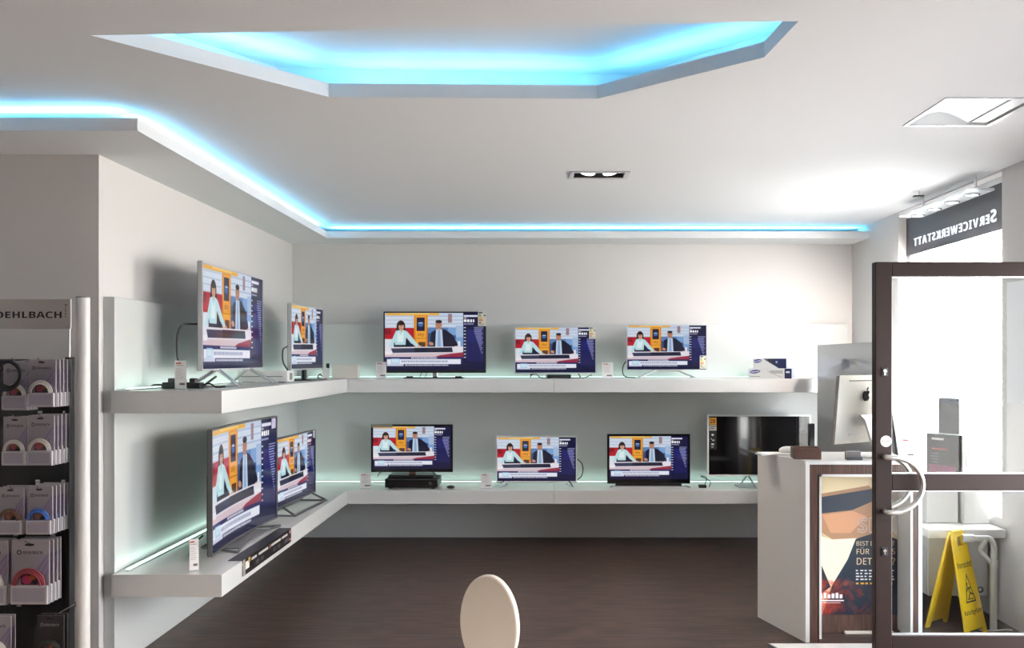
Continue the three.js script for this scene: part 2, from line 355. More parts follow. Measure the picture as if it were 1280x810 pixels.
  // side column
  R('#15163e', 795, 0, 217, 588); R('#20236a', 830, 170, 160, 300); R('#1b1d58', 820, 300, 180, 200); R('#e8e9f6', 800, 22, 140, 20); E('#ffffff', 815, 80, 16, 16); dash('#ffffff', 835, 66, 70, 30, 6); dash('#cdd0ee', 802, 108, 90, 12, 10); dash('#ffffff', 802, 48, 30, 10, 4);
  for (let i = 0; i < 10; i++) R('#ffffff', 800, 148 + i * 34, 22, 8);
  for (let i = 0; i < 19; i++) { const w = 96 - Math.max(0, i - 3) * 5; R('#aeb2dd', 1000 - w, 146 + i * 15, w - (i * 7) % 23, 6); }
  R('#14153a', 0, 552, 1012, 40);
}, 1.6);
const screenMat = (k) => mat(lin(0.01, 0.01, 0.012), 0.1, { emissive: 0xffffff, emissiveMap: picture, emissiveIntensity: k });
const screenOn = screenMat(0.76);
const screenOff = phys(lin(0.006, 0.006, 0.007), 0.06, { clearcoat: 0.3, clearcoatRoughness: 0.03 });
const energyTex = canvasTex(64, 128, (g) => {
  g.fillStyle = '#e9e3cf'; g.fillRect(0, 0, 64, 128); g.fillStyle = '#3b4b7a'; g.fillRect(4, 4, 30, 12); g.fillStyle = '#cfd6c4'; g.fillRect(38, 4, 22, 12);
  ['#3f8f4a', '#6aa84a', '#a9bf45', '#e0cf40', '#e0a63a', '#d8722f', '#c83a2b'].forEach((c, i) => { g.fillStyle = c; g.fillRect(5, 24 + i * 9, 16 + i * 3, 6); });
  g.fillStyle = '#222'; g.fillRect(44, 30, 16, 9); g.fillRect(6, 94, 20, 8); g.fillStyle = '#888'; g.fillRect(6, 108, 50, 3); g.fillRect(6, 115, 40, 3);
});
const energyMat = mat(0xffffff, 0.5, { map: energyTex });

// curved or flat slab in segments along x, bent towards the viewer by `sag` at its ends
function bent(x0, x1, y0, y1, z0, z1, W, sag) {
  const n = sag ? 16 : 1, g = new THREE.BoxGeometry(x1 - x0, y1 - y0, z1 - z0, n, 1, 1).translate((x0 + x1) / 2, (y0 + y1) / 2, (z0 + z1) / 2);
  if (sag) { const p = g.attributes.position; for (let i = 0; i < p.count; i++) { const u = p.getX(i) / (W / 2); p.setZ(i, p.getZ(i) + sag * u * u); } g.computeVertexNormals(); }
  return g;
}
function television({ label, x, y, Z, turn = 0, w, h, up, bezel = 0.012, chin = bezel, frameMat = blackPlastic, screen = screenOn, depth = 0.045, sag = 0, group, sticker }) {
  const t = thing('television', label, 'television', x, y, -Z, turn, group);
  const b = bezel, s = sag;
  part('frame', [bent(-w / 2, w / 2, up + h - b, up + h, -0.02, 0.006, w, s), bent(-w / 2, w / 2, up, up + chin, -0.02, 0.006, w, s), bent(-w / 2, -w / 2 + b, up + chin, up + h - b, -0.02, 0.006, w, s), bent(w / 2 - b, w / 2, up + chin, up + h - b, -0.02, 0.006, w, s)], frameMat, t);
  part('rear_casing', [bent(-w / 2 + 0.004, w / 2 - 0.004, up + 0.004, up + h - 0.004, -0.024, -0.006, w, s), rbox(-w * 0.32, w * 0.32, up + 0.03, up + h * 0.6, -depth - 0.02, -0.01, 0.012)], darkGrey, t);
  const sg = new THREE.PlaneGeometry(w - 2 * b, h - b - chin, s ? 16 : 1, 1).translate(0, up + chin + (h - b - chin) / 2, 0.001);
  if (s) { const p = sg.attributes.position; for (let i = 0; i < p.count; i++) { const u = p.getX(i) / (w / 2); p.setZ(i, p.getZ(i) + s * u * u); } sg.computeVertexNormals(); }
  part('screen', sg, screen, t);
  if (sticker) { const [sx, sy, sw, sh, m, l] = sticker; const u = sx / (w / 2); part('sticker', rbox(sx - sw / 2, sx + sw / 2, up + sy - sh / 2, up + sy + sh / 2, 0.0065 + s * u * u, 0.008 + s * u * u, 0.0006), m, t, l); }
  return t;
}
const SETS = 'televisions showing the news';
const yU = UPPER[1], yL = LOWER[1];
// pixel frame of a set that faces the camera -> size and place
const facing = (px0, px1, py0, py1, Z, shelf) => ({ x: (X(px0, Z) + X(px1, Z)) / 2, w: (px1 - px0) * Z / F, h: (py1 - py0) * Z / F, up: Y(py1, Z) - shelf, y: shelf, Z });

{ // upper shelf, large black set on a flat plate foot
  const d = facing(479.5, 607.5, 389.5, 466, 7.98, yU);
  const t = television({ ...d, label: 'largest television on the upper back shelf, black frame, silver neck', chin: 0.026, sticker: [d.w / 2 - 0.035, d.h - 0.066, 0.075, 0.132, energyMat, 'cream energy label'] });
  part('neck', rbox(-0.022, 0.022, 0.006, d.up + 0.02, -0.045, -0.018, 0.006), chrome, t);
  part('base_plate', rbox(-0.27, 0.27, 0, 0.009, -0.13, 0.09, 0.004), blackGloss, t);
  for (const s of [-1, 1]) part('foot_pad', rbox(s * 0.22 - 0.03, s * 0.22 + 0.03, 0.008, 0.018, 0.03, 0.07, 0.004), blackPlastic, t);
  part('cable', tube([[-0.1, 0.1, -0.03], [-0.12, 0.05, -0.01], [-0.14, 0.012, -0.02]], 0.003), blackPlastic, t);
  part('cable', tube([[-0.06, 0.1, -0.03], [-0.075, 0.04, 0.0], [-0.09, 0.012, -0.03]], 0.003), blackPlastic, t);
}
{ // silver framed, middle
  const d = facing(643, 745.5, 408, 467, 8.0, yU);
  const t = television({ ...d, label: 'silver framed television in the middle of the upper back shelf', bezel: 0.01, frameMat: silverPlastic, sticker: [d.w / 2 - 0.037, d.h - 0.06, 0.06, 0.105, energyMat, 'cream energy label'] });
  for (const s of [-1, 1]) part('leg', [bar([s * 0.2, d.up + 0.01, -0.02], [s * 0.23, 0.006, 0.08], 0.006), bar([s * 0.2, d.up + 0.01, -0.02], [s * 0.23, 0.006, -0.12], 0.006)], chrome, t);
  part('cable', tube([[-0.2, d.up, -0.03], [-0.23, 0.03, 0.03], [-0.17, 0.035, 0.05], [-0.14, 0.008, 0.04], [0.0, 0.005, 0.05], [0.26, 0.006, 0.03], [0.33, 0.03, 0.0]], 0.004, 40), blackPlastic, t);
}
single('set_top_box', [rbox(-0.105, 0.105, 0.004, 0.036, -0.07, 0.07, 0.004), rbox(-0.1, -0.08, 0, 0.006, -0.06, -0.04, 0.002), rbox(0.08, 0.1, 0, 0.006, -0.06, -0.04, 0.002), rbox(-0.1, -0.08, 0, 0.006, 0.04, 0.06, 0.002), rbox(0.08, 0.1, 0, 0.006, 0.04, 0.06, 0.002)], blackPlastic, 'flat black receiver box under the silver framed television', 'receiver', undefined, X(698, 7.86), yU, -7.87, 0.1);
{ // white framed, vee legs
  const d = facing(783, 884, 405.5, 463, 8.0, yU);
  const t = television({ ...d, label: 'thin white framed television on splayed wire legs, upper back shelf', bezel: 0.009, frameMat: silverPlastic, sticker: [d.w / 2 - 0.04, 0.075, 0.058, 0.12, energyMat, 'cream energy label'] });
  for (const s of [-1, 1]) part('leg', [bar([s * 0.07, d.up + 0.012, -0.015], [s * 0.25, 0.006, 0.1], 0.006), bar([s * 0.07, d.up + 0.012, -0.015], [s * 0.25, 0.006, -0.12], 0.006)], alu, t);
  part('leg_bracket', rbox(-0.12, 0.12, d.up - 0.012, d.up + 0.012, -0.03, -0.005, 0.004), alu, t);
  part('cable', tube([[-d.w / 2 + 0.03, d.up + 0.12, -0.045], [-d.w / 2 - 0.03, d.up + 0.03, -0.02], [-d.w / 2 - 0.02, 0.02, 0.02], [-d.w / 2 + 0.08, 0.006, 0.04]], 0.005), blackPlastic, t);
}
{ // lower shelf, black on receiver
  const d = facing(464, 566, 530.5, 590, 7.98, yL);
  const t = television({ ...d, y: yL + 0.087, up: d.up - 0.087, label: 'black framed television standing on a black receiver, lower back shelf', bezel: 0.018, chin: 0.028, frameMat: blackGloss, sticker: [-d.w / 2 + 0.1, d.h - 0.012, 0.19, 0.03, mat(lin(0.3, 0.28, 0.22), 0.6), 'printed strip along top edge'] });
  part('neck', rbox(-0.03, 0.03, 0.02, d.up - 0.07, -0.04, -0.015, 0.004), mat(lin(0.22, 0.08, 0.06), 0.35), t, 'dark red glossy neck');
  part('base_plate', rbox(-0.2, 0.2, 0, 0.026, -0.12, 0.09, 0.006), blackGloss, t);
  part('cable', tube([[-0.25, d.up - 0.07, -0.03], [-0.3, 0.03, 0.0], [-0.31, 0.004, 0.0]], 0.004), blackPlastic, t);
  part('cable', tube([[0.16, d.up - 0.06, -0.03], [0.21, 0.02, -0.02], [0.24, 0.004, -0.05]], 0.004), blackPlastic, t);
}
{
  const t = thing('receiver', 'wide black receiver under the lower black television', 'receiver', X(516.5, 7.95), yL, -7.97);
  part('case', rbox(-0.235, 0.235, 0.012, 0.086, -0.16, 0.14, 0.005), blackPlastic, t);
  part('front_panel', rbox(-0.232, 0.232, 0.016, 0.082, 0.138, 0.146, 0.003), blackGloss, t);
  for (const [a, b] of [[-1, -1], [1, -1], [-1, 1], [1, 1]]) part('foot', cyl(0.018, 0.018, 0.013, 16).translate(a * 0.19, 0.0065, b * 0.11), blackPlastic, t);
  part('knob', cyl(0.016, 0.016, 0.012, 20).rotateX(Math.PI / 2).translate(0.17, 0.05, 0.15), darkGrey, t);
}
{
  const g = new THREE.SphereGeometry(0.036, 24, 14).scale(1, 0.42, 0.75).translate(0, 0.013, 0);
  single('remote_puck', g, blackPlastic, 'small black rounded remote lying beside the receiver', 'remote', undefined, X(563.5, 7.86), yL, -7.86);
}
{ // white framed on two feet
  const d = facing(620, 721.5, 545, 603, 7.98, yL);
  const t = television({ ...d, label: 'white framed television on two splayed feet, middle of lower shelf', bezel: 0.012, frameMat: whitePlastic });
  for (const s of [-1, 1]) part('leg', [bar([s * 0.29, d.up + 0.015, -0.015], [s * 0.33, 0.006, 0.1], 0.008), bar([s * 0.29, d.up + 0.015, -0.015], [s * 0.27, 0.006, -0.12], 0.008), bar([s * 0.33, 0.006, 0.1], [s * 0.27, 0.006, -0.12], 0.006)], chrome, t);
  part('cable', tube([[d.w / 2 - 0.02, 0.26, -0.04], [d.w / 2 + 0.045, 0.2, -0.03], [d.w / 2 + 0.04, 0.09, -0.03], [d.w / 2 - 0.05, 0.03, -0.04]], 0.005), blackPlastic, t);
}
{ // black framed low
  const d = facing(759, 862.5, 542.5, 604.5, 7.98, yL);
  const t = television({ ...d, label: 'black framed television sitting low on a thin silver foot, lower shelf', bezel: 0.02, chin: 0.04, frameMat: blackGloss });
  part('base', [rbox(-0.33, 0.33, 0, 0.01, 0.02, 0.04, 0.004), bar([-0.33, 0.006, 0.03], [-0.36, 0.006, 0.11], 0.006), bar([0.33, 0.006, 0.03], [0.36, 0.006, 0.11], 0.006)], chrome, t);
  part('neck', rbox(-0.3, 0.3, 0.004, Math.max(0.012, d.up + 0.015), -0.03, 0.0, 0.003), blackPlastic, t);
}
const bigStickerTex = canvasTex(64, 256, (g) => {
  g.fillStyle = '#0a0a0c'; g.fillRect(0, 0, 64, 256); g.fillStyle = '#e09b22'; g.fillRect(0, 0, 64, 56); g.fillStyle = '#3a2608'; g.font = 'bold 44px sans-serif'; g.fillText('28', 6, 45);
  g.fillStyle = '#b8b8b0'; g.fillRect(0, 60, 64, 44); g.fillStyle = '#66665f'; g.fillRect(6, 68, 52, 8); g.fillRect(6, 84, 40, 8);
  g.fillStyle = '#d8d8d4'; g.fillRect(20, 130, 20, 16); g.fillRect(14, 166, 10, 8); g.fillRect(26, 176, 20, 10); g.fillRect(18, 206, 24, 14); g.fillRect(18, 232, 20, 6);
});
{ // switched off
  const d = facing(884, 1013.5, 518.5, 595, 7.98, yL);
  const t = television({ ...d, label: 'switched off television with white frame and orange sticker', bezel: 0.014, frameMat: whitePlastic, screen: screenOff, sticker: [-d.w / 2 + 0.05, d.h - 0.17, 0.064, 0.29, mat(0xffffff, 0.4, { map: bigStickerTex }), 'black sticker strip with orange field'] });
  for (const s of [-1, 1]) part('leg', [bar([s * 0.1, d.up + 0.012, -0.015], [s * 0.06, 0.006, 0.12], 0.008), bar([s * 0.1, d.up + 0.012, -0.015], [s * 0.14, 0.006, -0.12], 0.008)], chrome, t);
  part('foot_plate', rbox(-0.2, 0.2, 0, 0.008, -0.12, 0.13, 0.003), silverPlastic, t);
}
{
  const t = thing('power_adapter', 'black power adapter with looped cable beside the dark television', 'adapter', X(878, 7.9), yL, -7.9);
  part('plug_body', rbox(-0.035, 0.035, 0, 0.03, -0.025, 0.025, 0.008), blackPlastic, t);
  part('cable', tube([[0.02, 0.02, 0], [0.04, 0.09, -0.02], [-0.01, 0.1, -0.04], [0.08, 0.05, -0.05], [0.06, 0.006, 0.0]], 0.004, 40), blackPlastic, t);
}
// sets along the side wall, given by their near and far edges (x, Z)
function sideSet(a, b, h, shelf, up, opts) {
  const turn = Math.atan2(b[1] - a[1], b[0] - a[0]), w = Math.hypot(b[0] - a[0], b[1] - a[1]);
  return television({ x: (a[0] + b[0]) / 2, Z: (a[1] + b[1]) / 2, y: shelf, turn, w, h, up, ...opts });
}
{
  const t = sideSet([-2.0, 5.17], [-2.0, 6.31], 0.65, yU, 0.1, { label: 'big silver framed television on the upper side shelf', bezel: 0.012, frameMat: silverPlastic });
  for (const s of [-1, 1]) part('leg', [bar([s * 0.28, 0.11, -0.01], [s * 0.36, 0.008, 0.15], 0.011), bar([s * 0.28, 0.11, -0.01], [s * 0.36, 0.008, -0.15], 0.011), rbox(s * 0.36 - 0.012, s * 0.36 + 0.012, 0, 0.01, -0.16, 0.16, 0.003)], chrome, t);
  part('cable', tube([[-0.5, 0.38, -0.05], [-0.62, 0.36, -0.1], [-0.62, 0.2, -0.12], [-0.58, 0.02, -0.08], [-0.4, 0.01, -0.06], [-0.2, 0.06, -0.05]], 0.007, 48), blackPlastic, t);
}
{
  const t = sideSet([-1.95, 6.83], [-1.905, 7.66], 0.525, yU, 0.085, { label: 'smaller silver framed television at the corner of the upper side shelf', bezel: 0.012, frameMat: silverPlastic });
  part('neck', rbox(-0.03, 0.03, 0.005, 0.1, -0.04, -0.015, 0.004), blackPlastic, t);
  part('base_plate', rbox(-0.22, 0.22, 0, 0.01, -0.1, 0.1, 0.004), blackGloss, t);
  part('cable', tube([[-0.35, 0.27, -0.05], [-0.47, 0.24, -0.04], [-0.52, 0.15, -0.02], [-0.46, 0.07, 0.0], [-0.46, 0.006, 0.0]], 0.006, 40), blackPlastic, t);
}
{
  const t = sideSet([-1.92, 5.02], [-1.92, 6.26], 0.728, yL, 0.022, { label: 'very large curved television on the lower side shelf', bezel: 0.01, frameMat: greySteel, sag: 0.035, depth: 0.06, sticker: [0.55, 0.68, 0.09, 0.07, mat(lin(0.55, 0.5, 0.7), 0.5), 'pale violet label'] });
  const arc = []; for (let i = 0; i <= 12; i++) { const u = -0.42 + 0.84 * i / 12; arc.push([u, 0.008, 0.14 - 0.07 * Math.cos(u * 3)]); }
  part('base', [tube(arc, 0.008, 40), bar([-0.42, 0.008, 0.12], [-0.3, 0.012, -0.14], 0.008), bar([0.42, 0.008, 0.12], [0.3, 0.012, -0.14], 0.008), bar([-0.3, 0.012, -0.14], [0.3, 0.012, -0.14], 0.008)], greySteel, t);
  part('neck', rbox(-0.2, 0.2, 0.005, 0.09, -0.05, -0.03, 0.004), greySteel, t);
  part('base_plate', rbox(-0.3, 0.3, 0, 0.008, -0.14, 0.1, 0.003), midGrey, t);
  part('cable', tube([[-0.5, 0.12, -0.06], [-0.62, 0.1, -0.06], [-0.64, 0.04, -0.08], [-0.55, 0.008, -0.1]], 0.006), blackPlastic, t);
}
{
  const t = sideSet([-1.926, 6.39], [-1.864, 7.24], 0.515, yL, 0.062, { label: 'slim television with chrome loop foot at the corner of lower side shelf', bezel: 0.012, frameMat: greySteel, sticker: [0.38, 0.48, 0.05, 0.06, mat(lin(0.7, 0.68, 0.66), 0.5), 'small white label'] });
  part('base', [rbox(-0.36, 0.36, 0, 0.012, 0.1, 0.125, 0.003), rbox(-0.36, 0.36, 0, 0.012, -0.125, -0.1, 0.003), rbox(-0.372, -0.352, 0, 0.012, -0.125, 0.125, 0.003), rbox(0.352, 0.372, 0, 0.012, -0.125, 0.125, 0.003)], greySteel, t);
  for (const s of [-1, 1]) part('leg', [bar([s * 0.362, 0.01, 0.11], [s * 0.33, 0.075, -0.01], 0.008), bar([s * 0.362, 0.01, -0.11], [s * 0.33, 0.075, -0.01], 0.008)], greySteel, t);
  part('cable', tube([[-0.32, 0.2, -0.05], [-0.45, 0.17, -0.05], [-0.46, 0.06, -0.07], [-0.4, 0.01, -0.09]], 0.005), blackPlastic, t);
}

// ---------------------------------------------------------------- price cards and small things on the shelves
const cardTex = canvasTex(96, 160, (g) => {
  g.fillStyle = '#efeae8'; g.fillRect(0, 0, 96, 160); g.fillStyle = '#c0392f'; g.fillRect(10, 12, 42, 7); g.fillStyle = '#b9a9a6'; g.fillRect(10, 26, 60, 4);
  for (let i = 0; i < 7; i++) { g.fillStyle = '#c9bfbd'; g.fillRect(10, 42 + i * 10, 44 + (i * 17) % 30, 3); }
  g.fillStyle = '#6d6668'; g.fillRect(40, 126, 44, 12);
});
const cardMat = mat(0xffffff, 0.6, { map: cardTex });
function priceCard(px0, px1, py0, py1, Z, label, shelf, turn = 0) {
  const w = (px1 - px0) * Z / F, h = (py1 - py0) * Z / F;
  const t = thing('price_card', label, 'price card', X((px0 + px1) / 2, Z), shelf, -Z, turn, 'price cards on the shelves');
  part('card', rbox(-w / 2, w / 2, 0.002, h, -0.0015, 0.0015, 0.0008), cardMat, t);
  part('card_stand', [rbox(-w / 2, w / 2, 0, 0.004, -0.03, 0.02, 0.001), rbox(-w / 2, w / 2, 0, 0.012, -0.006, -0.002, 0.001)], frostGlass, t);
}
priceCard(470, 483, 452, 473, 7.84, 'white price card at the foot of the largest upper television', yU);
priceCard(752.5, 766.5, 452, 472, 7.86, 'white price card between the two right upper televisions', yU);
priceCard(450, 464, 587, 606, 7.86, 'white price card beside the television with receiver', yL);
priceCard(601, 615, 588, 607, 7.86, 'white price card before the white framed lower television', yL);
priceCard(218.5, 233, 451, 487, 4.95, 'tall white price card at the end of the upper side shelf', yU);
priceCard(237, 248, 676, 716, 4.79, 'tall white price card at the end of the lower side shelf', yL, 0.5);
{
  const t = thing('power_strip', 'black power strip with plugs behind the tall price card', 'power strip', X(232, 5.1), yU, -5.1, -0.1);
  part('body', rbox(-0.13, 0.1, 0, 0.036, -0.028, 0.028, 0.006), blackPlastic, t);
  for (const x of [-0.08, -0.02, 0.05]) part('plug', [rbox(x - 0.02, x + 0.02, 0.03, 0.06, -0.02, 0.02, 0.008)], darkGrey, t);
  part('cord', tube([[-0.12, 0.02, 0], [-0.18, 0.02, 0.02], [-0.22, 0.008, -0.04], [-0.16, 0.008, -0.08]], 0.006), blackPlastic, t);
  part('cord', tube([[0.1, 0.02, 0], [0.15, 0.03, 0.01], [0.2, 0.01, 0.03], [0.24, 0.012, -0.0]], 0.005), blackPlastic, t);
}
{
  const Z = 6.47, t = thing('media_player', 'flat white media player between the two upper side televisions', 'media player', X(333, Z), yU, -Z, 0.0);
  part('case', rbox(-0.18, 0.18, 0.006, 0.086, -0.09, 0.09, 0.004), whitePlastic, t);
  part('front_slot', rbox(-0.165, 0.145, 0.042, 0.048, 0.088, 0.092, 0.001), midGrey, t);
  part('socket_panel', rbox(0.178, 0.183, 0.02, 0.07, -0.03, 0.03, 0.002), midGrey, t, 'grey square on the side');
  for (const s of [-1, 1]) part('foot', rbox(s * 0.13 - 0.02, s * 0.13 + 0.02, 0, 0.008, -0.08, 0.08, 0.002), blackPlastic, t);
}
{
  const Z = 7.8, t = thing('camera_dock', 'small white and black gadget in the upper shelf corner', 'gadget', X(407, Z), yU, -Z, 0.3);
  part('body', rbox(-0.03, 0.03, 0, 0.1, -0.03, 0.03, 0.006), whitePlastic, t);
  part('lens_block', rbox(0.005, 0.032, 0.09, 0.135, -0.03, 0.03, 0.004), blackPlastic, t);
  part('cable', tube([[-0.03, 0.02, 0], [-0.05, 0.04, 0.02], [-0.07, 0.01, 0.03], [-0.05, 0.008, 0.05]], 0.005), blackPlastic, t);
}
single('small_carton', [rbox(-0.112, 0.112, 0, 0.122, -0.06, 0.06, 0.003), rbox(-0.113, 0.113, 0.1, 0.103, -0.061, 0.061, 0.001)], mat(lin(0.78, 0.74, 0.66), 0.7), 'plain cream carton in the upper shelf corner', 'carton', undefined, X(430, 7.75), yU, -7.83, 0.05);

// two flat printer cartons
function cartonTex(dark) {
  return canvasTex(512, 120, (g) => {
    g.fillStyle = '#d9dad8'; g.fillRect(0, 0, 512, 120);
    if (dark) { const q = g.createLinearGradient(150, 0, 420, 0); q.addColorStop(0, '#9a9a9c'); q.addColorStop(0.35, '#3a3a42'); q.addColorStop(1, '#1b2450'); g.fillStyle = q; g.beginPath(); g.moveTo(150, 0); g.lineTo(512, 0); g.lineTo(512, 120); g.lineTo(400, 120); g.closePath(); g.fill(); g.fillStyle = '#8fa0d0'; g.fillRect(350, 30, 26, 26); } else { g.strokeStyle = '#6a6a6c'; g.lineWidth = 4; g.beginPath(); g.moveTo(230, 30); g.lineTo(400, 110); g.stroke(); g.fillStyle = '#b0b0b0'; g.fillRect(260, 20, 150, 40); g.fillStyle = '#24284f'; g.fillRect(430, 0, 82, 120); g.fillStyle = '#dfe3f5'; g.fillRect(446, 30, 44, 22); g.fillStyle = '#8d8d8f'; g.fillRect(20, 92, 120, 8); }
    g.save(); g.translate(dark ? 72 : 80, dark ? 30 : 38); g.rotate(-0.12); g.fillStyle = '#232c7a'; g.beginPath(); g.ellipse(0, 0, 62, 22, 0, 0, 7); g.fill(); g.fillStyle = '#f4f4f8'; g.font = 'bold 21px sans-serif'; g.textAlign = 'center'; g.fillText('SAMSUNG', 0, 8); g.restore();
  });
}
for (const [dark, x0, x1, y0, y1, d, label] of [[false, 945, 998.5, 461, 473.5, 0, 'lower flat printer carton with dark blue end on the upper shelf'], [true, 951, 992, 448.5, 461, 0.01, 'upper flat printer carton with dark sweep, stacked on another']]) {
  const Z = 7.8, w = (x1 - x0) * Z / F, h = 0.089;
  const t = thing('printer_carton', label, 'carton', X((x0 + x1) / 2, Z), yU + (dark ? 0.09 : 0), -Z - 0.16, -0.42);
  part('carton_body', rbox(-w / 2, w / 2, 0, h, -0.11, 0.15, 0.002), mat(lin(0.62, 0.68, 0.78), 0.55), t);
  part('printed_front', box(-w / 2 + 0.001, w / 2 - 0.001, 0.001, h - 0.001, 0.15, 0.152), mat(0xffffff, 0.5, { map: cartonTex(dark) }), t);
}

{ // black printed strip folded over the edge of the lower side shelf
  const Z0 = 5.02, Z1 = 5.99, t = thing('shelf_edge_strip', 'black folded advertising strip on the lower side shelf edge', 'shelf strip', SF, yL, -(Z0 + Z1) / 2);
  const L = (Z1 - Z0) / 2;
  const tex = canvasTex(1024, 96, (g) => {
    g.fillStyle = '#140f12'; g.fillRect(0, 0, 1024, 96); g.fillStyle = '#9b948c'; g.fillRect(0, 0, 46, 96); g.fillStyle = '#f2efe6'; g.fillRect(50, 20, 70, 46); g.fillStyle = '#b89a4a'; g.fillRect(100, 4, 40, 30);
    g.fillStyle = '#cfcac6'; for (const [x, w] of [[160, 100], [300, 190], [560, 210], [800, 130]]) g.fillRect(x, 18, w, 16);
    g.fillStyle = '#8a5a50'; g.fillRect(520, 8, 30, 34); g.fillStyle = '#5a555a'; for (const x of [250, 340, 600, 700, 860, 920]) g.fillRect(x, 52, 60, 26); g.fillStyle = '#3a1f22'; g.fillRect(960, 0, 64, 96); g.fillStyle = '#e7a9a9'; g.fillRect(980, 10, 26, 20); g.fillRect(985, 66, 24, 14);
  });
  part('top_flap', rbox(-0.08, 0.004, 0.0005, 0.0035, -L, L, 0.001), blackPlastic, t);
  part('printed_flap', new THREE.BoxGeometry(2 * L, 0.092, 0.003).rotateY(Math.PI / 2).translate(0.003, -0.0435, 0), mat(0xffffff, 0.4, { map: tex }), t, 'black flap with white print');
}

// ---------------------------------------------------------------- cable rack
const logoTex = canvasTex(1024, 200, (g) => {
  g.fillStyle = '#b3aeaa'; g.fillRect(0, 0, 1024, 200); g.fillStyle = '#151214'; g.textBaseline = 'alphabetic';
  g.save(); g.translate(262, 128); g.scale(2.25, 1); g.font = 'bold 60px sans-serif'; let p = 0, k = 0; const all = [...'OEHLBACH'].map((ch) => g.measureText(ch).width), gap = (690 / 2.25 - all.reduce((a, b) => a + b, 0)) / 7; for (const ch of 'OEHLBACH') { g.fillText(ch, p, 0); p += all[k++] + gap; } g.restore();
  g.fillStyle = '#6a6466'; for (let q = 0; q < 6; q++) g.fillRect(972, 56 + q * 12, 14, 5 + (q % 2) * 3); g.fillStyle = '#4a4446'; g.fillRect(974, 34, 16, 12);
});
{
  const Z = 4.42, t = thing('cable_rack', 'black rack panel with hooks and grey brand header', 'display rack', -2.8, 0, -Z);
  const x1 = X(90, Z) + 2.8;
  part('back_panel', rbox(-0.6, x1, 0.12, Y(449, Z), -0.015, 0.015, 0.004), blackPlastic, t);
  part('side_profile', rbox(x1 - 0.02, x1 + 0.004, 0.02, Y(449, Z) + 0.01, -0.02, 0.03, 0.004), blackPlastic, t);
  part('foot', [rbox(-0.6, x1, 0, 0.12, -0.06, 0.02, 0.006)], blackPlastic, t);
  part('header_panel', rbox(X(0, Z) + 2.8 - 0.5, X(89, Z) + 2.8, Y(411, Z), Y(374, Z), -0.006, 0.006, 0.002), mat(lin(0.46, 0.43, 0.41), 0.5), t, 'grey header panel');
  const lw = (X(89, Z) - X(0, Z)) / 89 * 128, hh = Y(374, Z) - Y(411, Z);
  part('header_print', box(X(89, Z) + 2.8 - lw, X(89, Z) + 2.8 - 0.002, Y(411, Z) + 0.001, Y(374, Z) - 0.001, 0.0062, 0.0072), mat(0xffffff, 0.5, { map: logoTex }), t, 'dark OEHLBACH lettering on grey');
  part('header_bracket', [bar([x1 - 0.012, Y(449, Z) - 0.05, 0], [x1 - 0.012, Y(374, Z) - 0.01, 0], 0.004), bar([-0.55, Y(449, Z) - 0.05, 0], [-0.55, Y(374, Z) - 0.01, 0], 0.004)], alu, t);
}
[[20, 452, 'top row behind the loose black cable'], [52, 452, 'top row nearest the pole'], [20, 521, 'second row below the loose cable'], [53, 521, 'second row nearest the pole'], [17, 611, 'third row with brown packs'], [51, 611, 'third row with blue packs'], [-12, 679, 'fourth row with pale packs'], [37, 679, 'fourth row with red packs'], [-8, 771, 'lowest row with pale packs'], [66, 771, 'lowest row with black packs']].forEach(([px, py, where]) => {
  const h = thing('rack_hook', 'thin chrome rack hook, ' + where, 'hook', X(px, 4.2), Y(py, 4.2) + 0.004, -4.404, 0, 'hooks on the cable rack');
  part('arm', tube([[0, 0, 0], [0, 0, 0.1], [0, 0, 0.222], [0, 0.012, 0.236]], 0.0028, 12, 6), chrome, h);
  part('plate', rbox(-0.012, 0.012, -0.012, 0.012, 0, 0.003, 0.001), chrome, h);
});
{
  const Z = 4.34, t = thing('round_pole', 'white metallic round pole beside the cable rack', 'pole', X(104, Z), 0, -Z);
  part('pole_shaft', cyl(0.0315, 0.0315, Y(371, Z) - 0.006, 32).translate(0, (Y(371, Z) - 0.006) / 2 + 0.003, 0), mat(lin(0.74, 0.72, 0.71), 0.4), t);
  part('pole_cap', cyl(0.032, 0.032, 0.006, 32).translate(0, Y(371, Z) - 0.003, 0), midGrey, t, 'dark cap');
  part('pole_foot', cyl(0.05, 0.05, 0.004, 32).translate(0, 0.002, 0), midGrey, t);
}
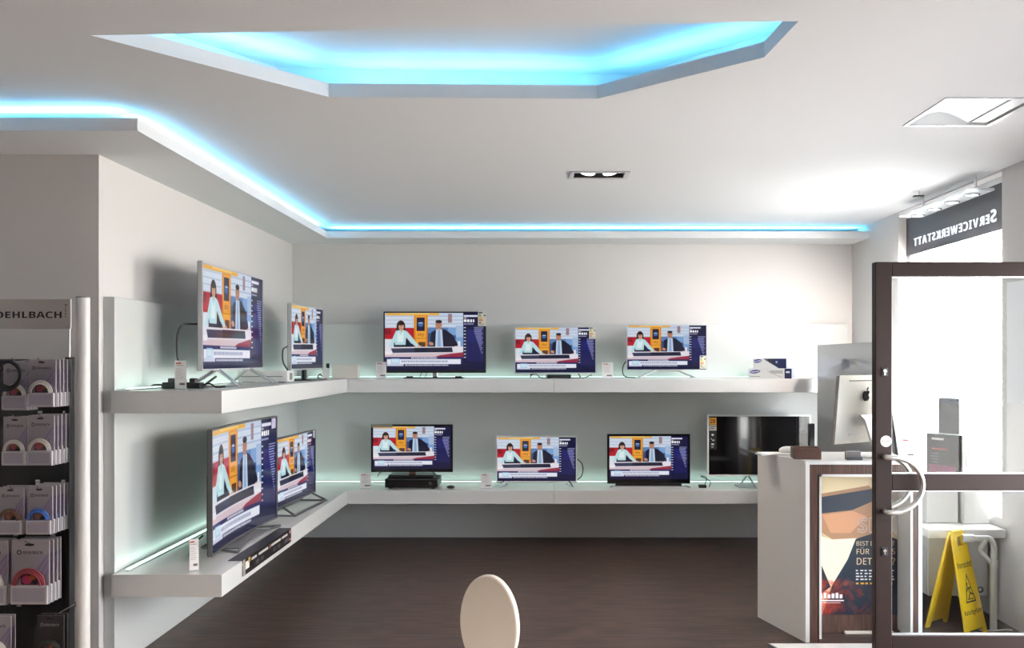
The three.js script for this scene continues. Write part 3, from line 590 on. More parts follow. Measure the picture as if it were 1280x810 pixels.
function packTex(tone, dark) {
  return canvasTex(256, 430, (g) => {
    const q = g.createLinearGradient(0, 0, 256, 430); q.addColorStop(0, dark ? '#3a363a' : '#b9b2b6'); q.addColorStop(1, dark ? '#1d1b1e' : '#a49fb0'); g.fillStyle = q; g.fillRect(0, 0, 256, 430);
    if (!dark) { g.strokeStyle = '#8f78ad'; g.globalAlpha = 0.55; g.lineWidth = 22; for (let i = 0; i < 3; i++) { g.beginPath(); g.moveTo(150 + i * 34, 240 + i * 26); g.quadraticCurveTo(200 + i * 20, 150 + i * 20, 270, 80 + i * 40); g.stroke(); } g.globalAlpha = 1; }
    g.fillStyle = '#141214'; g.beginPath(); g.ellipse(120, 26, 34, 9, 0, 0, 7); g.fill();
    g.strokeStyle = dark ? '#8a868a' : '#262226'; g.lineWidth = 7; g.beginPath(); g.arc(48, 78, 13, 0, 7); g.stroke(); g.fillStyle = dark ? '#9a969a' : '#262226'; g.font = 'bold 27px sans-serif'; g.fillText('OEHLBACH', 70, 88);
    g.fillStyle = '#5a2a3c'; g.beginPath(); g.ellipse(120, 268, 62, 62, 0, 0, 7); g.fill(); g.fillStyle = tone; g.beginPath(); g.ellipse(100, 266, 34, 30, 0.3, 0, 7); g.fill(); g.fillStyle = '#c06a30'; g.beginPath(); g.ellipse(140, 250, 24, 20, -0.4, 0, 7); g.fill(); g.fillStyle = '#2a2430'; g.beginPath(); g.ellipse(150, 290, 18, 26, 0, 0, 7); g.fill();
    g.fillStyle = dark ? '#2a282c' : '#c3bfc8'; g.fillRect(0, 300, 256, 130); g.fillStyle = '#9a86b8'; g.fillRect(80, 330, 70, 14); g.fillStyle = '#8a858c'; g.fillRect(24, 316, 110, 5); g.fillRect(170, 330, 50, 5); g.fillStyle = '#4a464c'; g.fillRect(160, 380, 54, 8);
  });
}
const packKinds = {
  white: [packTex('#c4556e'), mat(lin(0.72, 0.66, 0.62), 0.35)], brown: [packTex('#b06a4a'), mat(lin(0.2, 0.09, 0.05), 0.35)],
  blue: [packTex('#a9716a'), mat(lin(0.05, 0.16, 0.6), 0.3)], red: [packTex('#d8407a'), mat(lin(0.32, 0.05, 0.07), 0.35)], black: [packTex('#5a4a50', true), mat(lin(0.02, 0.02, 0.022), 0.4)],
};
const packFace = Object.fromEntries(Object.entries(packKinds).map(([k, [t]]) => [k, mat(lin(0.72, 0.7, 0.71), 0.45, { map: t })]));
const blister = phys(lin(0.97, 0.97, 0.98), 0.05, { transmission: 1, thickness: 0, ior: 1.3 });
const packEdge = mat(lin(0.5, 0.475, 0.5), 0.35), packDarkEdge = mat(lin(0.08, 0.08, 0.085), 0.4);
function cablePack(kind, w, h, label, group) {
  const t = thing('cable_pack', label, 'cable pack', 0, 0, 0, 0, group);
  part('backing_card', rbox(-w / 2, w / 2, 0, h, -0.004, 0, 0.0015), kind === 'black' ? packDarkEdge : packEdge, t);
  part('printed_face', box(-w / 2 + 0.001, w / 2 - 0.001, 0.001, h - 0.001, 0, 0.0008), packFace[kind], t);
  const turns = [];
  for (let k = 0; k < 3; k++) { const r = w * (0.42 - k * 0.045); turns.push(new THREE.TorusGeometry(r, w * 0.028, 8, 28, Math.PI).translate(-w * 0.03, h * 0.31 - k * 0.001, 0.009 + k * 0.003)); }
  part('cable_coil', turns, packKinds[kind][1], t, kind + ' coiled cable');
  part('pocket', rbox(-w / 2 + 0.002, w / 2 - 0.002, 0.002, h * 0.3, 0.004, 0.018, 0.003), packEdge, t, 'pale lower label pocket');
  part('pocket_print', box(-w / 2 + 0.012, w / 2 - 0.012, h * 0.05, h * 0.27, 0.018, 0.0186), mat(lin(0.36, 0.33, 0.4), 0.5), t);
  part('blister_shell', rbox(-w / 2 + 0.001, w / 2 - 0.001, h * 0.02, h * 0.8, 0.001, 0.021, 0.004), blister, t, 'clear plastic shell');
  return t;
}
function packStack(kind, px0, px1, py0, py1, n, label, group, step = 0.034, Z = 4.2) {
  const w = (px1 - px0) * Z / F, h = (py1 - py0) * Z / F;
  const first = cablePack(kind, w, h, label, group);
  for (let i = 0; i < n; i++) {
    const o = i ? first.clone() : first;
    if (i) { o.name = numbered('cable_pack'); scene.add(o); o.userData = { ...first.userData }; }
    o.userData.label = label + ', ' + ['front of its hook', 'second on its hook', 'third on its hook', 'fourth on its hook', 'last on its hook'][i];
    o.position.set(X((px0 + px1) / 2, Z) + (i ? (rnd() - 0.5) * 0.003 : 0), Y(py1, Z), -(Z + i * step));
    o.rotation.y = (rnd() - 0.5) * 0.03;
  }
}
packStack('white', 4, 37, 452, 513, 3, 'white coil cable pack behind the loose black cable', 'top row packs behind black cable');
packStack('white', 36, 70, 449, 509, 5, 'white coil cable pack on the top hook row nearest the pole', 'top row packs next to the pole');
packStack('white', 4, 35, 521, 582, 3, 'white coil cable pack below the loose black cable', 'second row packs away from pole');
packStack('white', 35, 68, 519, 582, 5, 'white coil cable pack in second hook row nearest the pole', 'second row packs next to the pole');
packStack('brown', -2, 30, 609, 668, 3, 'brown coil cable pack in the third hook row', 'third row brown packs');
packStack('blue', 34, 66, 608, 668, 5, 'bright blue coil cable pack in the third hook row', 'third row blue packs');
packStack('white', -38, 10, 676, 756, 3, 'large pale cable pack beside the red coil packs', 'fourth row pale packs');
packStack('red', 15, 62, 676, 755, 4, 'large cable pack with dark red coil in the fourth hook row', 'fourth row red packs');
packStack('white', -26, 14, 770, 838, 2, 'pale cable pack in the lowest hook row', 'lowest row pale packs');
packStack('black', 46, 80, 769, 834, 2, 'black cable pack in the lowest hook row nearest the pole', 'lowest row black packs');
{ // loose black cable coil hanging in front of the top row
  const Z = 4.17, c = [X(14, Z), Y(468, Z)], g = [];
  for (let k = 0; k < 6; k++) g.push(new THREE.TorusGeometry(0.056 + (k % 3) * 0.005, 0.005, 8, 40).scale(1, 1.02 + 0.02 * (k % 2), 1).rotateY((k - 2.5) * 0.06).translate((k % 2) * 0.004, -(k % 3) * 0.003, (k - 2) * 0.006));
  const t = thing('loose_cable', 'loose black cable coil hanging before the top pack row', 'cable', c[0], c[1], -Z + 0.03);
  part('coil', g, blackPlastic, t);
  part('tie', new THREE.TorusGeometry(0.014, 0.004, 6, 16).rotateY(Math.PI / 2).translate(-0.055, -0.03, 0), mat(lin(0.75, 0.5, 0.3), 0.5), t, 'light brown cable tie');
}

// ---------------------------------------------------------------- counter with poster niche
const posterTex = canvasTex(512, 900, (g, w, h) => {
  const q = g.createLinearGradient(0, 0, 512, 120); q.addColorStop(0, '#6e5a44'); q.addColorStop(0.4, '#e2cfa6'); q.addColorStop(1, '#d8c7a8'); g.fillStyle = q; g.fillRect(0, 0, w, h);
  const P = (c, pts) => { g.fillStyle = c; g.beginPath(); pts.forEach(([x, y], i) => (i ? g.lineTo(x, y) : g.moveTo(x, y))); g.closePath(); g.fill(); };
  // plain fields of colour: cream, slate, tan, cream, navy, red
  P('#e6d3ab', [[0, 0], [400, 0], [330, 110], [0, 170]]); P('#efe6dc', [[380, 0], [512, 0], [512, 420], [420, 330]]);
  P('#a97f60', [[0, 170], [340, 110], [430, 200], [420, 380], [300, 430], [120, 440], [0, 360]]);
  P('#26303f', [[0, 190], [360, 130], [400, 190], [240, 260], [60, 280], [0, 260]]);
  P('#c9926e', [[60, 290], [240, 265], [330, 300], [230, 400], [110, 400]]);
  P('#e6dac4', [[0, 400], [110, 440], [300, 430], [380, 400], [260, 560], [110, 720], [60, 600], [0, 500]]);
  P('#1d2938', [[262, 436], [400, 392], [512, 440], [512, 900], [60, 900], [120, 720], [214, 560]]); P('#20262f', [[0, 520], [60, 610], [110, 730], [40, 780], [0, 760]]);
  let s = 5; const r = () => (s = (s * 16807) % 2147483647) / 2147483647;
  for (let i = 0; i < 260; i++) { const x = r() * r() * 420, y = 690 + r() * 210; g.globalAlpha = 0.08 + 0.2 * r(); g.fillStyle = ['#c2301f', '#e0542c', '#7d1d1a', '#a8261c'][i % 4]; g.beginPath(); g.ellipse(x, y, 8 + 34 * r(), 5 + 16 * r(), r() * 3, 0, 7); g.fill(); }
  g.globalAlpha = 1; g.fillStyle = '#3a4550'; for (let i = 0; i < 90; i++) g.fillRect(200 + r() * 300, 760 + r() * 130, 2 + 3 * r(), 2 + 3 * r());
  g.lineWidth = 5; g.strokeStyle = '#b9a9a4'; g.fillStyle = '#5a4a50'; g.font = 'bold 120px sans-serif'; g.strokeText('SKY', 270, 395);
  g.fillStyle = '#e6c89a'; g.font = '38px sans-serif'; g.fillText('BIST DU', 262, 478); g.fillText('T', 476, 478);
  g.font = '46px sans-serif'; g.fillText('FÜR', 262, 530); g.fillText('S', 476, 530); g.font = '56px sans-serif'; g.fillText('DET', 262, 594); g.fillText('?', 476, 594);
  g.fillStyle = '#e8e4e0'; for (let i = 0; i < 4; i++) for (let k = 0; k < 9; k++) g.fillRect(262 + k * 26, 626 + i * 18, 12 + (k * 7 + i * 5) % 12, 8);
  g.fillStyle = '#e0a53a'; for (let k = 0; k < 8; k++) g.fillRect(262 + k * 28, 704, 16 + (k * 5) % 9, 10);
  g.fillStyle = '#f4efee'; for (let k = 0; k < 7; k++) g.fillRect(20 + k * 24, 776 - (k % 3) * 5, 17, 24 + (k % 3) * 5); g.fillRect(20, 810, 170, 7); g.fillRect(20, 826, 150, 3);
}, 1);
{
  const t = thing('reception_counter', 'white counter with brown framed front niche and poster', 'counter', 0, 0, 0);
  const Zf = 5.2, Zr = 5.72, xl = X(1007, Zf), xlr = X(948, 5.70), xr = X(1153, Zf), top = 1.072, th = 0.024;
  part('left_side', slab([[xl, Zf], [xl + th, Zf], [xlr + th, Zr], [xlr, Zr]], 0, top - 0.02), lacquer, t, 'white side panel');
  part('right_side', slab([[xr - th, Zf], [xr, Zf], [xr + 0.05, Zr], [xr + 0.05 - th, Zr]], 0, top - 0.02), lacquer, t, 'white side panel');
  part('worktop', slab([[xl - 0.002, Zf - 0.004], [xr + 0.002, Zf - 0.004], [xr + 0.052, Zr + 0.01], [xlr - 0.003, Zr + 0.01]], top - 0.02, top), lacquer, t);
  const nx0 = X(1024, Zf), nx1 = X(1141, Zf), ny = Y(593, Zf), d = 0.19;
  part('front_frame', [metreUV(zbox(xl + th, nx0, 0, top - 0.02, Zf + 0.004, Zf + 0.02)), metreUV(zbox(nx1, xr - th, 0, top - 0.02, Zf + 0.004, Zf + 0.02)), metreUV(zbox(nx0, nx1, ny, top - 0.02, Zf + 0.004, Zf + 0.02))], woodMat, t, 'dark brown wood front frame');
  part('niche_lining', [zbox(nx0, nx0 + 0.014, 0.022, ny, Zf - 0.002, Zf + d), zbox(nx1 - 0.014, nx1, 0.022, ny, Zf - 0.002, Zf + d), zbox(nx0, nx1, ny - 0.014, ny, Zf - 0.002, Zf + d)], lacquer, t, 'white niche lining');
  part('niche_back', metreUV(zbox(nx0, nx1, 0.0, ny, Zf + d, Zf + d + 0.018)), woodMat, t, 'dark brown wood niche back');
  part('inner_shelf', zbox(xl + 0.05, xr - 0.05, 0.5, 0.518, Zf + d + 0.03, Zr - 0.02), lacquer, t);
  const pz = Zf + d, pw = nx1 - nx0 - 0.032;
  single('poster', new THREE.BoxGeometry(pw, 0.9, 0.003), mat(0xffffff, 0.35, { map: posterTex }), 'film style advertising poster in cream, navy and red inside the counter niche', 'poster', undefined, (nx0 + nx1) / 2, Y(768, pz) + 0.45, -pz + 0.004);
  single('floor_batten', zrbox(X(1057, 5.35), X(1118, 5.35), 0.001, 0.016, 5.355, 5.38, 0.003), mat(lin(0.75, 0.68, 0.58), 0.5), 'thin pale batten on the floor under the poster', 'batten');
}
{ // low white floor panel with metal edge in front of the counter
  const t = thing('floor_panel', 'low white glossy panel on the floor before the counter', 'floor panel', 0, 0, 0);
  part('panel', slab([[X(962, 5.03), 5.03], [X(1300, 5.03), 5.03], [X(1300, 5.03), 4.86], [X(962, 5.03) + 0.06, 4.86]], 0.004, 0.05), lacquer, t);
  part('edge_profile', slab([[X(962, 5.03) - 0.012, 5.035], [X(962, 5.03), 5.035], [X(962, 5.03) + 0.06, 4.86], [X(962, 5.03) + 0.046, 4.86]], 0, 0.049), greySteel, t, 'dark metal end profile');
}
// things on the counter
const TOP = 1.072;
{ // all-in-one computer seen from behind
  const W = 0.63, H = 0.42, turn = 34 * Math.PI / 180, ax = X(1041.5, 5.36), aZ = 5.36;
  const cx = ax + Math.cos(turn) * W / 2, cZ = aZ + Math.sin(turn) * W / 2;
  const t = thing('desktop_computer', 'silver all in one computer seen from behind on the counter', 'computer', cx, TOP, -cZ, turn);
  const tilt = new THREE.Group(); tilt.name = 'display_unit'; tilt.position.set(0, 0.085, 0); tilt.rotation.x = 0.09; t.add(tilt);
  const g = new THREE.BoxGeometry(W, H, 0.02, 28, 20, 1).translate(0, H / 2, 0), p = g.attributes.position;
  for (let i = 0; i < p.count; i++) if (p.getZ(i) > 0) { const u = p.getX(i) / (W / 2), v = (p.getY(i) - H / 2) / (H / 2); p.setZ(i, p.getZ(i) + 0.022 * Math.pow(Math.max(0, (1 - u * u) * (1 - v * v)), 0.6)); }
  g.computeVertexNormals();
  part('rear_shell', g, mat(lin(0.30, 0.285, 0.26), 0.45, { metalness: 0.3 }), tilt);
  part('screen_glass', rbox(-W / 2 + 0.004, W / 2 - 0.004, 0.004, H - 0.004, -0.016, -0.01, 0.002), blackGloss, tilt);
  part('vent_slot', rbox(-W * 0.36, W * 0.36, H - 0.034, H - 0.028, 0.008, 0.0215, 0.001), blackPlastic, tilt);
  const s = new THREE.Shape();
  s.moveTo(0, 0.022); s.bezierCurveTo(0.012, 0.03, 0.026, 0.026, 0.03, 0.014); s.bezierCurveTo(0.016, 0.008, 0.016, -0.012, 0.032, -0.016); s.bezierCurveTo(0.026, -0.034, 0.016, -0.046, 0.004, -0.038); s.bezierCurveTo(-0.004, -0.036, -0.008, -0.044, -0.014, -0.042); s.bezierCurveTo(-0.034, -0.03, -0.042, 0.014, -0.022, 0.024); s.bezierCurveTo(-0.012, 0.028, -0.006, 0.02, 0, 0.022);
  const leaf = new THREE.Shape(); leaf.moveTo(0, 0.028); leaf.bezierCurveTo(0.0, 0.04, 0.008, 0.048, 0.016, 0.05); leaf.bezierCurveTo(0.017, 0.038, 0.01, 0.03, 0, 0.028);
  part('fruit_emblem', [s, leaf].map((q) => new THREE.ExtrudeGeometry(q, { depth: 0.004, bevelEnabled: false, curveSegments: 8 }).scale(0.95, 0.95, 1).translate(-0.075, H * 0.72, 0.032)), blackGloss, tilt, 'black fruit emblem');
  part('small_marking', [box(-W * 0.32, -W * 0.16, 0.052, 0.06, 0.012, 0.024)], midGrey, tilt);
  const prof = [[0.03, 0.24], [0.05, 0.245], [0.075, 0.22], [0.15, 0.012], [0.14, 0.004], [-0.06, 0.004], [-0.06, -0.0], [0.155, -0.0], [0.165, 0.012], [0.085, 0.232], [0.055, 0.258], [0.03, 0.256]];
  const st = new THREE.ExtrudeGeometry(poly(prof.map(([z, y]) => [z, y])), { depth: 0.17, bevelEnabled: false }).rotateY(-Math.PI / 2).translate(0.05, 0, 0);
  part('stand', st, mat(lin(0.72, 0.72, 0.72), 0.35, { metalness: 0.4 }), t, 'bent silver stand');
  part('cable_hole', cyl(0.022, 0.022, 0.004, 20).rotateX(Math.PI / 2).rotateX(-0.36).translate(0, 0.11, 0.131), blackPlastic, t);
}
single('wooden_pen_box', [rbox(-0.08, 0.08, 0, 0.068, -0.07, -0.064, 0.002), rbox(-0.08, 0.08, 0, 0.068, 0.064, 0.07, 0.002), rbox(-0.08, -0.074, 0, 0.068, -0.07, 0.07, 0.002), rbox(0.074, 0.08, 0, 0.068, -0.07, 0.07, 0.002), rbox(-0.078, 0.078, 0, 0.03, -0.068, 0.068, 0.002)], woodMat, 'dark wooden open box at the counter corner', 'box', undefined, X(1009.5, 5.32), TOP, -5.36, -0.12);
{
  const t = thing('cordless_phone', 'slim black cordless phone standing upright on the counter', 'phone', X(1021.5, 5.4), TOP, -5.52, 0.3);
  part('handset', rbox(-0.02, 0.02, 0.012, 0.2, -0.012, 0.012, 0.006), blackPlastic, t);
  part('cradle', rbox(-0.035, 0.035, 0, 0.03, -0.03, 0.03, 0.006), blackPlastic, t);
}
{
  const t = thing('keyboard', 'flat silver keyboard lying on the counter', 'keyboard', X(971, 5.5), TOP, -5.55, 0.15);
  part('base', rbox(-0.11, 0.11, 0, 0.009, -0.055, 0.055, 0.003), alu, t);
  for (let r = 0; r < 4; r++) for (let k = 0; k < 11; k++) part('key', rbox(-0.104 + k * 0.019, -0.088 + k * 0.019, 0.009, 0.012, -0.046 + r * 0.024, -0.026 + r * 0.024, 0.001, 1), whitePlastic, t);
}
single('computer_mouse', new THREE.SphereGeometry(0.055, 24, 16).scale(0.62, 0.5, 1).translate(0, 0.024, 0), whitePlastic, 'white rounded mouse on the counter beside the keyboard', 'mouse', undefined, X(992, 5.45), TOP, -5.58, 1.3);
{
  const t = thing('card_holder', 'small dark card holder before the computer', 'card holder', X(1066, 5.3), TOP, -5.29);
  part('tray', [rbox(-0.045, 0.045, 0, 0.006, -0.02, 0.03, 0.002), rbox(-0.045, 0.045, 0, 0.045, -0.02, -0.014, 0.002), rbox(-0.045, 0.045, 0, 0.02, 0.024, 0.03, 0.002)], darkGrey, t);
  for (let i = 0; i < 4; i++) part('card', rbox(-0.041, 0.041, 0.006, 0.05, -0.012 + i * 0.006, -0.009 + i * 0.006, 0.0008), i === 3 ? mat(lin(0.12, 0.1, 0.1), 0.5) : whitePlastic, t);
}
{
  const t = thing('tablet_stand', 'grey tablet leaning on a thin wire stand behind the door glass', 'tablet', X(1121, 5.27), TOP, -5.29, 1.35);
  const g = rbox(-0.08, 0.08, 0, 0.37, -0.006, 0.006, 0.005).rotateX(-0.14);
  part('tablet', g.translate(0, 0.03, 0), darkGrey, t);
  part('wire_leg', [bar([-0.06, 0.2, -0.025], [-0.06, 0.004, -0.06], 0.004), bar([0.06, 0.2, -0.025], [0.06, 0.004, -0.06], 0.004), bar([-0.08, 0.03, 0.0], [0.08, 0.03, 0.0], 0.004), bar([-0.06, 0.004, -0.06], [-0.06, 0.03, 0], 0.004), bar([0.06, 0.004, -0.06], [0.06, 0.03, 0], 0.004)], alu, t);
}
single('paper_sign', new THREE.BoxGeometry(0.075, 0.12, 0.002).rotateX(-0.2).translate(0, 0.06, 0), mat(0xffffff, 0.7, { map: cardTex }), 'pale paper notice standing on the counter behind the handle', 'notice', undefined, X(1132, 5.4), TOP, -5.36);
// grey glossy partition at the end of the shelves
single('partition_panel', zrbox(2.40, 2.43, 0, 1.80, 6.35, 7.66, 0.002), phys(lin(0.6, 0.595, 0.58), 0.06, { clearcoat: 0.6, clearcoatRoughness: 0.04 }), 'tall glossy grey partition panel beside the counter', 'panel');

// ---------------------------------------------------------------- oval chair
{
  const Z = 3.43, t = thing('oval_back_chair', 'white chair with an oval backrest', 'chair', X(612, Z), 0, -Z, -0.5);
  const s = new THREE.Shape(); s.absellipse(0, 0, 0.122, 0.182, 0, Math.PI * 2);
  const back = new THREE.ExtrudeGeometry(s, { depth: 0.014, bevelEnabled: true, bevelThickness: 0.009, bevelSize: 0.009, bevelSegments: 4, curveSegments: 48 }).translate(0, 0.642, -0.007);
  const cream = mat(lin(0.55, 0.52, 0.49), 0.42);
  part('backrest', back, cream, t, 'smooth cream white oval backrest');
  part('back_post', bar([0, 0.40, -0.012], [0, 0.5, -0.012], 0.016), chrome, t);
  const seat = new THREE.ExtrudeGeometry((() => { const q = new THREE.Shape(); q.absellipse(0, 0, 0.2, 0.2, 0, Math.PI * 2); return q; })(), { depth: 0.02, bevelEnabled: true, bevelThickness: 0.008, bevelSize: 0.008, bevelSegments: 3, curveSegments: 40 }).rotateX(-Math.PI / 2).translate(0, 0.4, 0.2);
  part('seat', seat, cream, t);
  for (const [a, b] of [[-1, -1], [1, -1], [-1, 1], [1, 1]]) part('leg', bar([a * 0.12, 0.4, 0.2 + b * 0.12], [a * 0.17, 0.0, 0.2 + b * 0.17], 0.011), chrome, t);
}

// ---------------------------------------------------------------- entrance door, standing open
{
  const Zd = 4.8, x0 = X(1092, Zd), x1 = XR - 0.01, t = structGroup('door_1', 'open dark brown framed glass door with curved handle');
  t.position.set(x0, 0, -Zd);
  const W = x1 - x0, top = Y(328, Zd), st = 20.5 * Zd / F, T = 0.028;
  const yt = Y(346, Zd), m1 = Y(592, Zd), m0 = Y(612.5, Zd), yb = Y(793, Zd);
  part('stile', rbox(0, st, 0.012, top, -T, T, 0.004), doorMat, t); part('stile', rbox(W - st, W, 0.012, top, -T, T, 0.004), doorMat, t);
  part('rail', rbox(st, W - st, yt, top, -T, T, 0.004), doorMat, t); part('rail', rbox(st, W - st, m0, m1, -T, T, 0.004), doorMat, t); part('rail', rbox(st, W - st, 0.012, yb, -T, T, 0.004), doorMat, t);
  for (const [a, b] of [[m1, yt], [yb, m0]]) {
    part('pane', new THREE.PlaneGeometry(W - 2 * st, b - a).translate(W / 2, (a + b) / 2, 0), doorGlass, t);
    part('glazing_bead', [box(st, st + 0.006, a, b, -0.012, 0.012), box(W - st - 0.006, W - st, a, b, -0.012, 0.012), box(st, W - st, a, a + 0.006, -0.012, 0.012), box(st, W - st, b - 0.006, b, -0.012, 0.012)], alu, t, 'thin silver glazing bead');
  }
  const hx = X(1103, Zd) - x0, hy = Y(604, Zd), R = 34 * Zd / F;
  for (const s of [1, -1]) {
    const pts = [[hx, hy + R, s * T], [hx, hy + R, s * 0.07]]; for (let i = 0; i <= 14; i++) { const a = Math.PI / 2 - Math.PI * i / 14; pts.push([hx + 0.02 + Math.cos(a) * R * 1.13, hy + Math.sin(a) * R, s * 0.075]); } pts.push([hx, hy - R, s * 0.07], [hx, hy - R, s * T]);
    part('handle', tube(pts, 0.0145, 90, 14), mat(lin(0.75, 0.73, 0.7), 0.28, { metalness: 0.85 }), t, 'curved brushed steel handle');
  }
  for (const py of [465, 688]) {
    const l = part('lock', rbox(hx - 0.016, hx + 0.016, Y(py, Zd) - 0.024, Y(py, Zd) + 0.024, T, T + 0.006, 0.003), blackPlastic, t);
    part('lock_cylinder', [cyl(0.009, 0.009, 0.006, 16).rotateX(Math.PI / 2).translate(hx, Y(py, Zd) + 0.006, T + 0.008), box(hx - 0.004, hx + 0.004, Y(py, Zd) - 0.016, Y(py, Zd), T + 0.005, T + 0.011)], chrome, l);
  }
  const round = canvasTex(128, 128, (g) => { g.fillStyle = '#f2e6e2'; g.fillRect(0, 0, 128, 128); g.fillStyle = '#4a4444'; g.font = 'bold 27px sans-serif'; g.textAlign = 'center'; g.fillText('drücken', 64, 72); });
  const disc = new THREE.CircleGeometry(7 * Zd / F, 32).translate(X(1105, Zd) - x0, Y(551, Zd), T + 0.0012);
  part('round_sticker', disc, mat(0xffffff, 0.5, { map: round }), t, 'round white sticker reading drücken');
}
{ // frame of the door opening in the street wall
  const t = structGroup('trim_1', 'dark brown frame of the entrance opening');
  part('jamb', zbox(XR + 0.06, XR + 0.13, 0, DOOR[3], DOOR[1] - 0.05, DOOR[1]), doorMat, t); part('jamb', zbox(XR + 0.06, XR + 0.13, 0, DOOR[3], DOOR[0], DOOR[0] + 0.05), doorMat, t);
  part('head', zbox(XR + 0.06, XR + 0.13, DOOR[3] - 0.05, DOOR[3], DOOR[0] + 0.05, DOOR[1] - 0.05), doorMat, t);
}
// windows
const frameWhite = mat(lin(0.8, 0.8, 0.8), 0.4);
function windowUnit(n, [Z0, Z1, y0, y1], label, mullions) {
  const t = structGroup('window_' + n, label), a = XR + 0.08, b = XR + 0.13, f = 0.045;
  part('window_frame', [zbox(a, b, y0, y1, Z0, Z0 + f), zbox(a, b, y0, y1, Z1 - f, Z1), zbox(a, b, y0, y0 + f, Z0 + f, Z1 - f), zbox(a, b, y1 - f, y1, Z0 + f, Z1 - f)], frameWhite, t);
  for (const m of mullions) part('mullion', zbox(a, b, y0 + f, y1 - f, m - f / 2, m + f / 2), frameWhite, t);
  const e = [Z0 + f, ...mullions, Z1 - f];
  for (let i = 0; i + 1 < e.length; i++) part('pane', new THREE.PlaneGeometry(e[i + 1] - e[i], y1 - y0 - 2 * f).rotateY(-Math.PI / 2).translate((a + b) / 2, (y0 + y1) / 2, -(e[i] + e[i + 1]) / 2), glass, t);
}
windowUnit(1, WIN, 'tall street window with white frame', []);
windowUnit(2, SHOP, 'wide shop window beside the entrance with white frame', []);

// sign band behind the window glass, lettering readable from the street
const font = await new FontLoader().loadAsync('fonts/droid/droid_sans_bold.typeface.json');
{
  const xs = XR + 0.06, t = thing('shop_sign', 'dark grey sign band with white lettering across the window top', 'sign', xs, 0, 0);
  part('band', zbox(0, 0.012, 2.523, 2.828, WIN[0] + 0.012, WIN[1] - 0.012), mat(lin(0.09, 0.09, 0.1), 0.5), t);
  const lit = phys(lin(0.95, 0.96, 1), 1, { transmission: 0.6, thickness: 0, emissive: lin(0.9, 0.95, 1), emissiveIntensity: 0.9 });
  let p = 0; const word = 'SERVICEWERKSTATT', gs = [];
  for (let i = 0; i < word.length; i++) {
    const g = new TextGeometry(word[i], { font, size: i ? 0.062 : 0.084, depth: 0.004, curveSegments: 4, bevelEnabled: false }); g.computeBoundingBox();
    gs.push([g, p - g.boundingBox.min.x]); p += g.boundingBox.max.x - g.boundingBox.min.x + 0.014;
  }
  const k = 1.30 / p, Z0 = 5.80;
  for (const [g, x] of gs) part('letter', g.scale(k, 1, 1).translate(x * k, 0, 0).rotateY(Math.PI / 2).translate(-0.006, 2.585, -Z0), lit, t, 'white backlit letter');
}
{ // hanging lamp plate at the window
  const x = 2.86, y = CEIL - 0.115, t = thing('hanging_lamp_plate', 'glass lamp plate with four round spots hanging before the window', 'lamp', x, y, -6.27);
  part('plate', rbox(-0.085, 0.085, 0, 0.018, -0.55, 0.55, 0.004), frostGlass, t);
  part('carrier', rbox(-0.03, 0.03, 0.018, 0.034, -0.5, 0.5, 0.004), alu, t);
  for (const z of [-0.33, 0.47]) part('rod', [cyl(0.009, 0.009, 0.081, 14).translate(0, 0.0745, z)], chrome, t);
  for (const z of [-0.42, -0.14, 0.14, 0.42]) {
    const r = part('spot_ring', new THREE.TorusGeometry(0.045, 0.006, 8, 24).rotateX(Math.PI / 2).translate(0, -0.004, z), chrome, t);
    part('lamp_face', cyl(0.041, 0.041, 0.006, 24).translate(0, -0.003, z), lampGlow, r);
    const far = z < 0;                                               // the two far spots are turned towards the shelf wall
    const l = new THREE.SpotLight(lin(1, 0.9, 0.82), far ? 8 : 2, 0, 0.8, 0.9, 2); l.position.set(x, y - 0.003, -6.27 + z); l.target.position.set(far ? 2.05 : x, far ? 1.45 : 0, far ? -8.2 : -6.27 + z); l.shadow.radius = 2; l.castShadow = true; scene.add(l, l.target);
  }
}
{
  const Z = 6.35, t = thing('ceiling_sensor', 'small dark ceiling sensor beside the lamp plate rods', 'sensor', 2.72, CEIL, -Z);
  part('stem', cyl(0.006, 0.006, 0.03, 12).translate(0, -0.015, 0), whitePlastic, t);
  part('head', rbox(-0.035, 0.035, -0.042, -0.03, -0.02, 0.02, 0.004), darkGrey, t);
}

// ---------------------------------------------------------------- things at the window behind the door
{
  const t = thing('window_bench', 'white window bench with grey panel front', 'bench', 0, 0, 0);
  part('bench_top', zrbox(2.44, 2.93, 0.545, 0.60, 5.55, 7.2, 0.004), lacquer, t);
  part('end_panel', zrbox(2.46, 2.84, 0.17, 0.544, 5.60, 5.62, 0.002), mat(lin(0.5, 0.5, 0.5), 0.45), t, 'grey end panel');
  part('front_panel', zrbox(2.46, 2.475, 0.17, 0.544, 5.63, 7.2, 0.002), mat(lin(0.5, 0.5, 0.5), 0.45), t);
  for (const Z of [5.7, 7.1]) part('leg', zrbox(2.6, 2.64, 0, 0.544, Z, Z + 0.04, 0.003), midGrey, t);
  part('round_grommet', new THREE.TorusGeometry(0.016, 0.005, 8, 20).translate(2.79, 0.21, -5.597), darkGrey, t);
}
single('white_plinth', zrbox(2.53, 2.735, 0.601, 0.89, 5.78, 6.45, 0.004), lacquer, 'white plinth on the window bench, farther from the glass', 'plinth', 'plinths on the window bench');
single('white_plinth', zrbox(2.757, 2.92, 0.601, 0.89, 5.74, 6.45, 0.004), lacquer, 'white plinth on the window bench, next to the glass', 'plinth', 'plinths on the window bench');
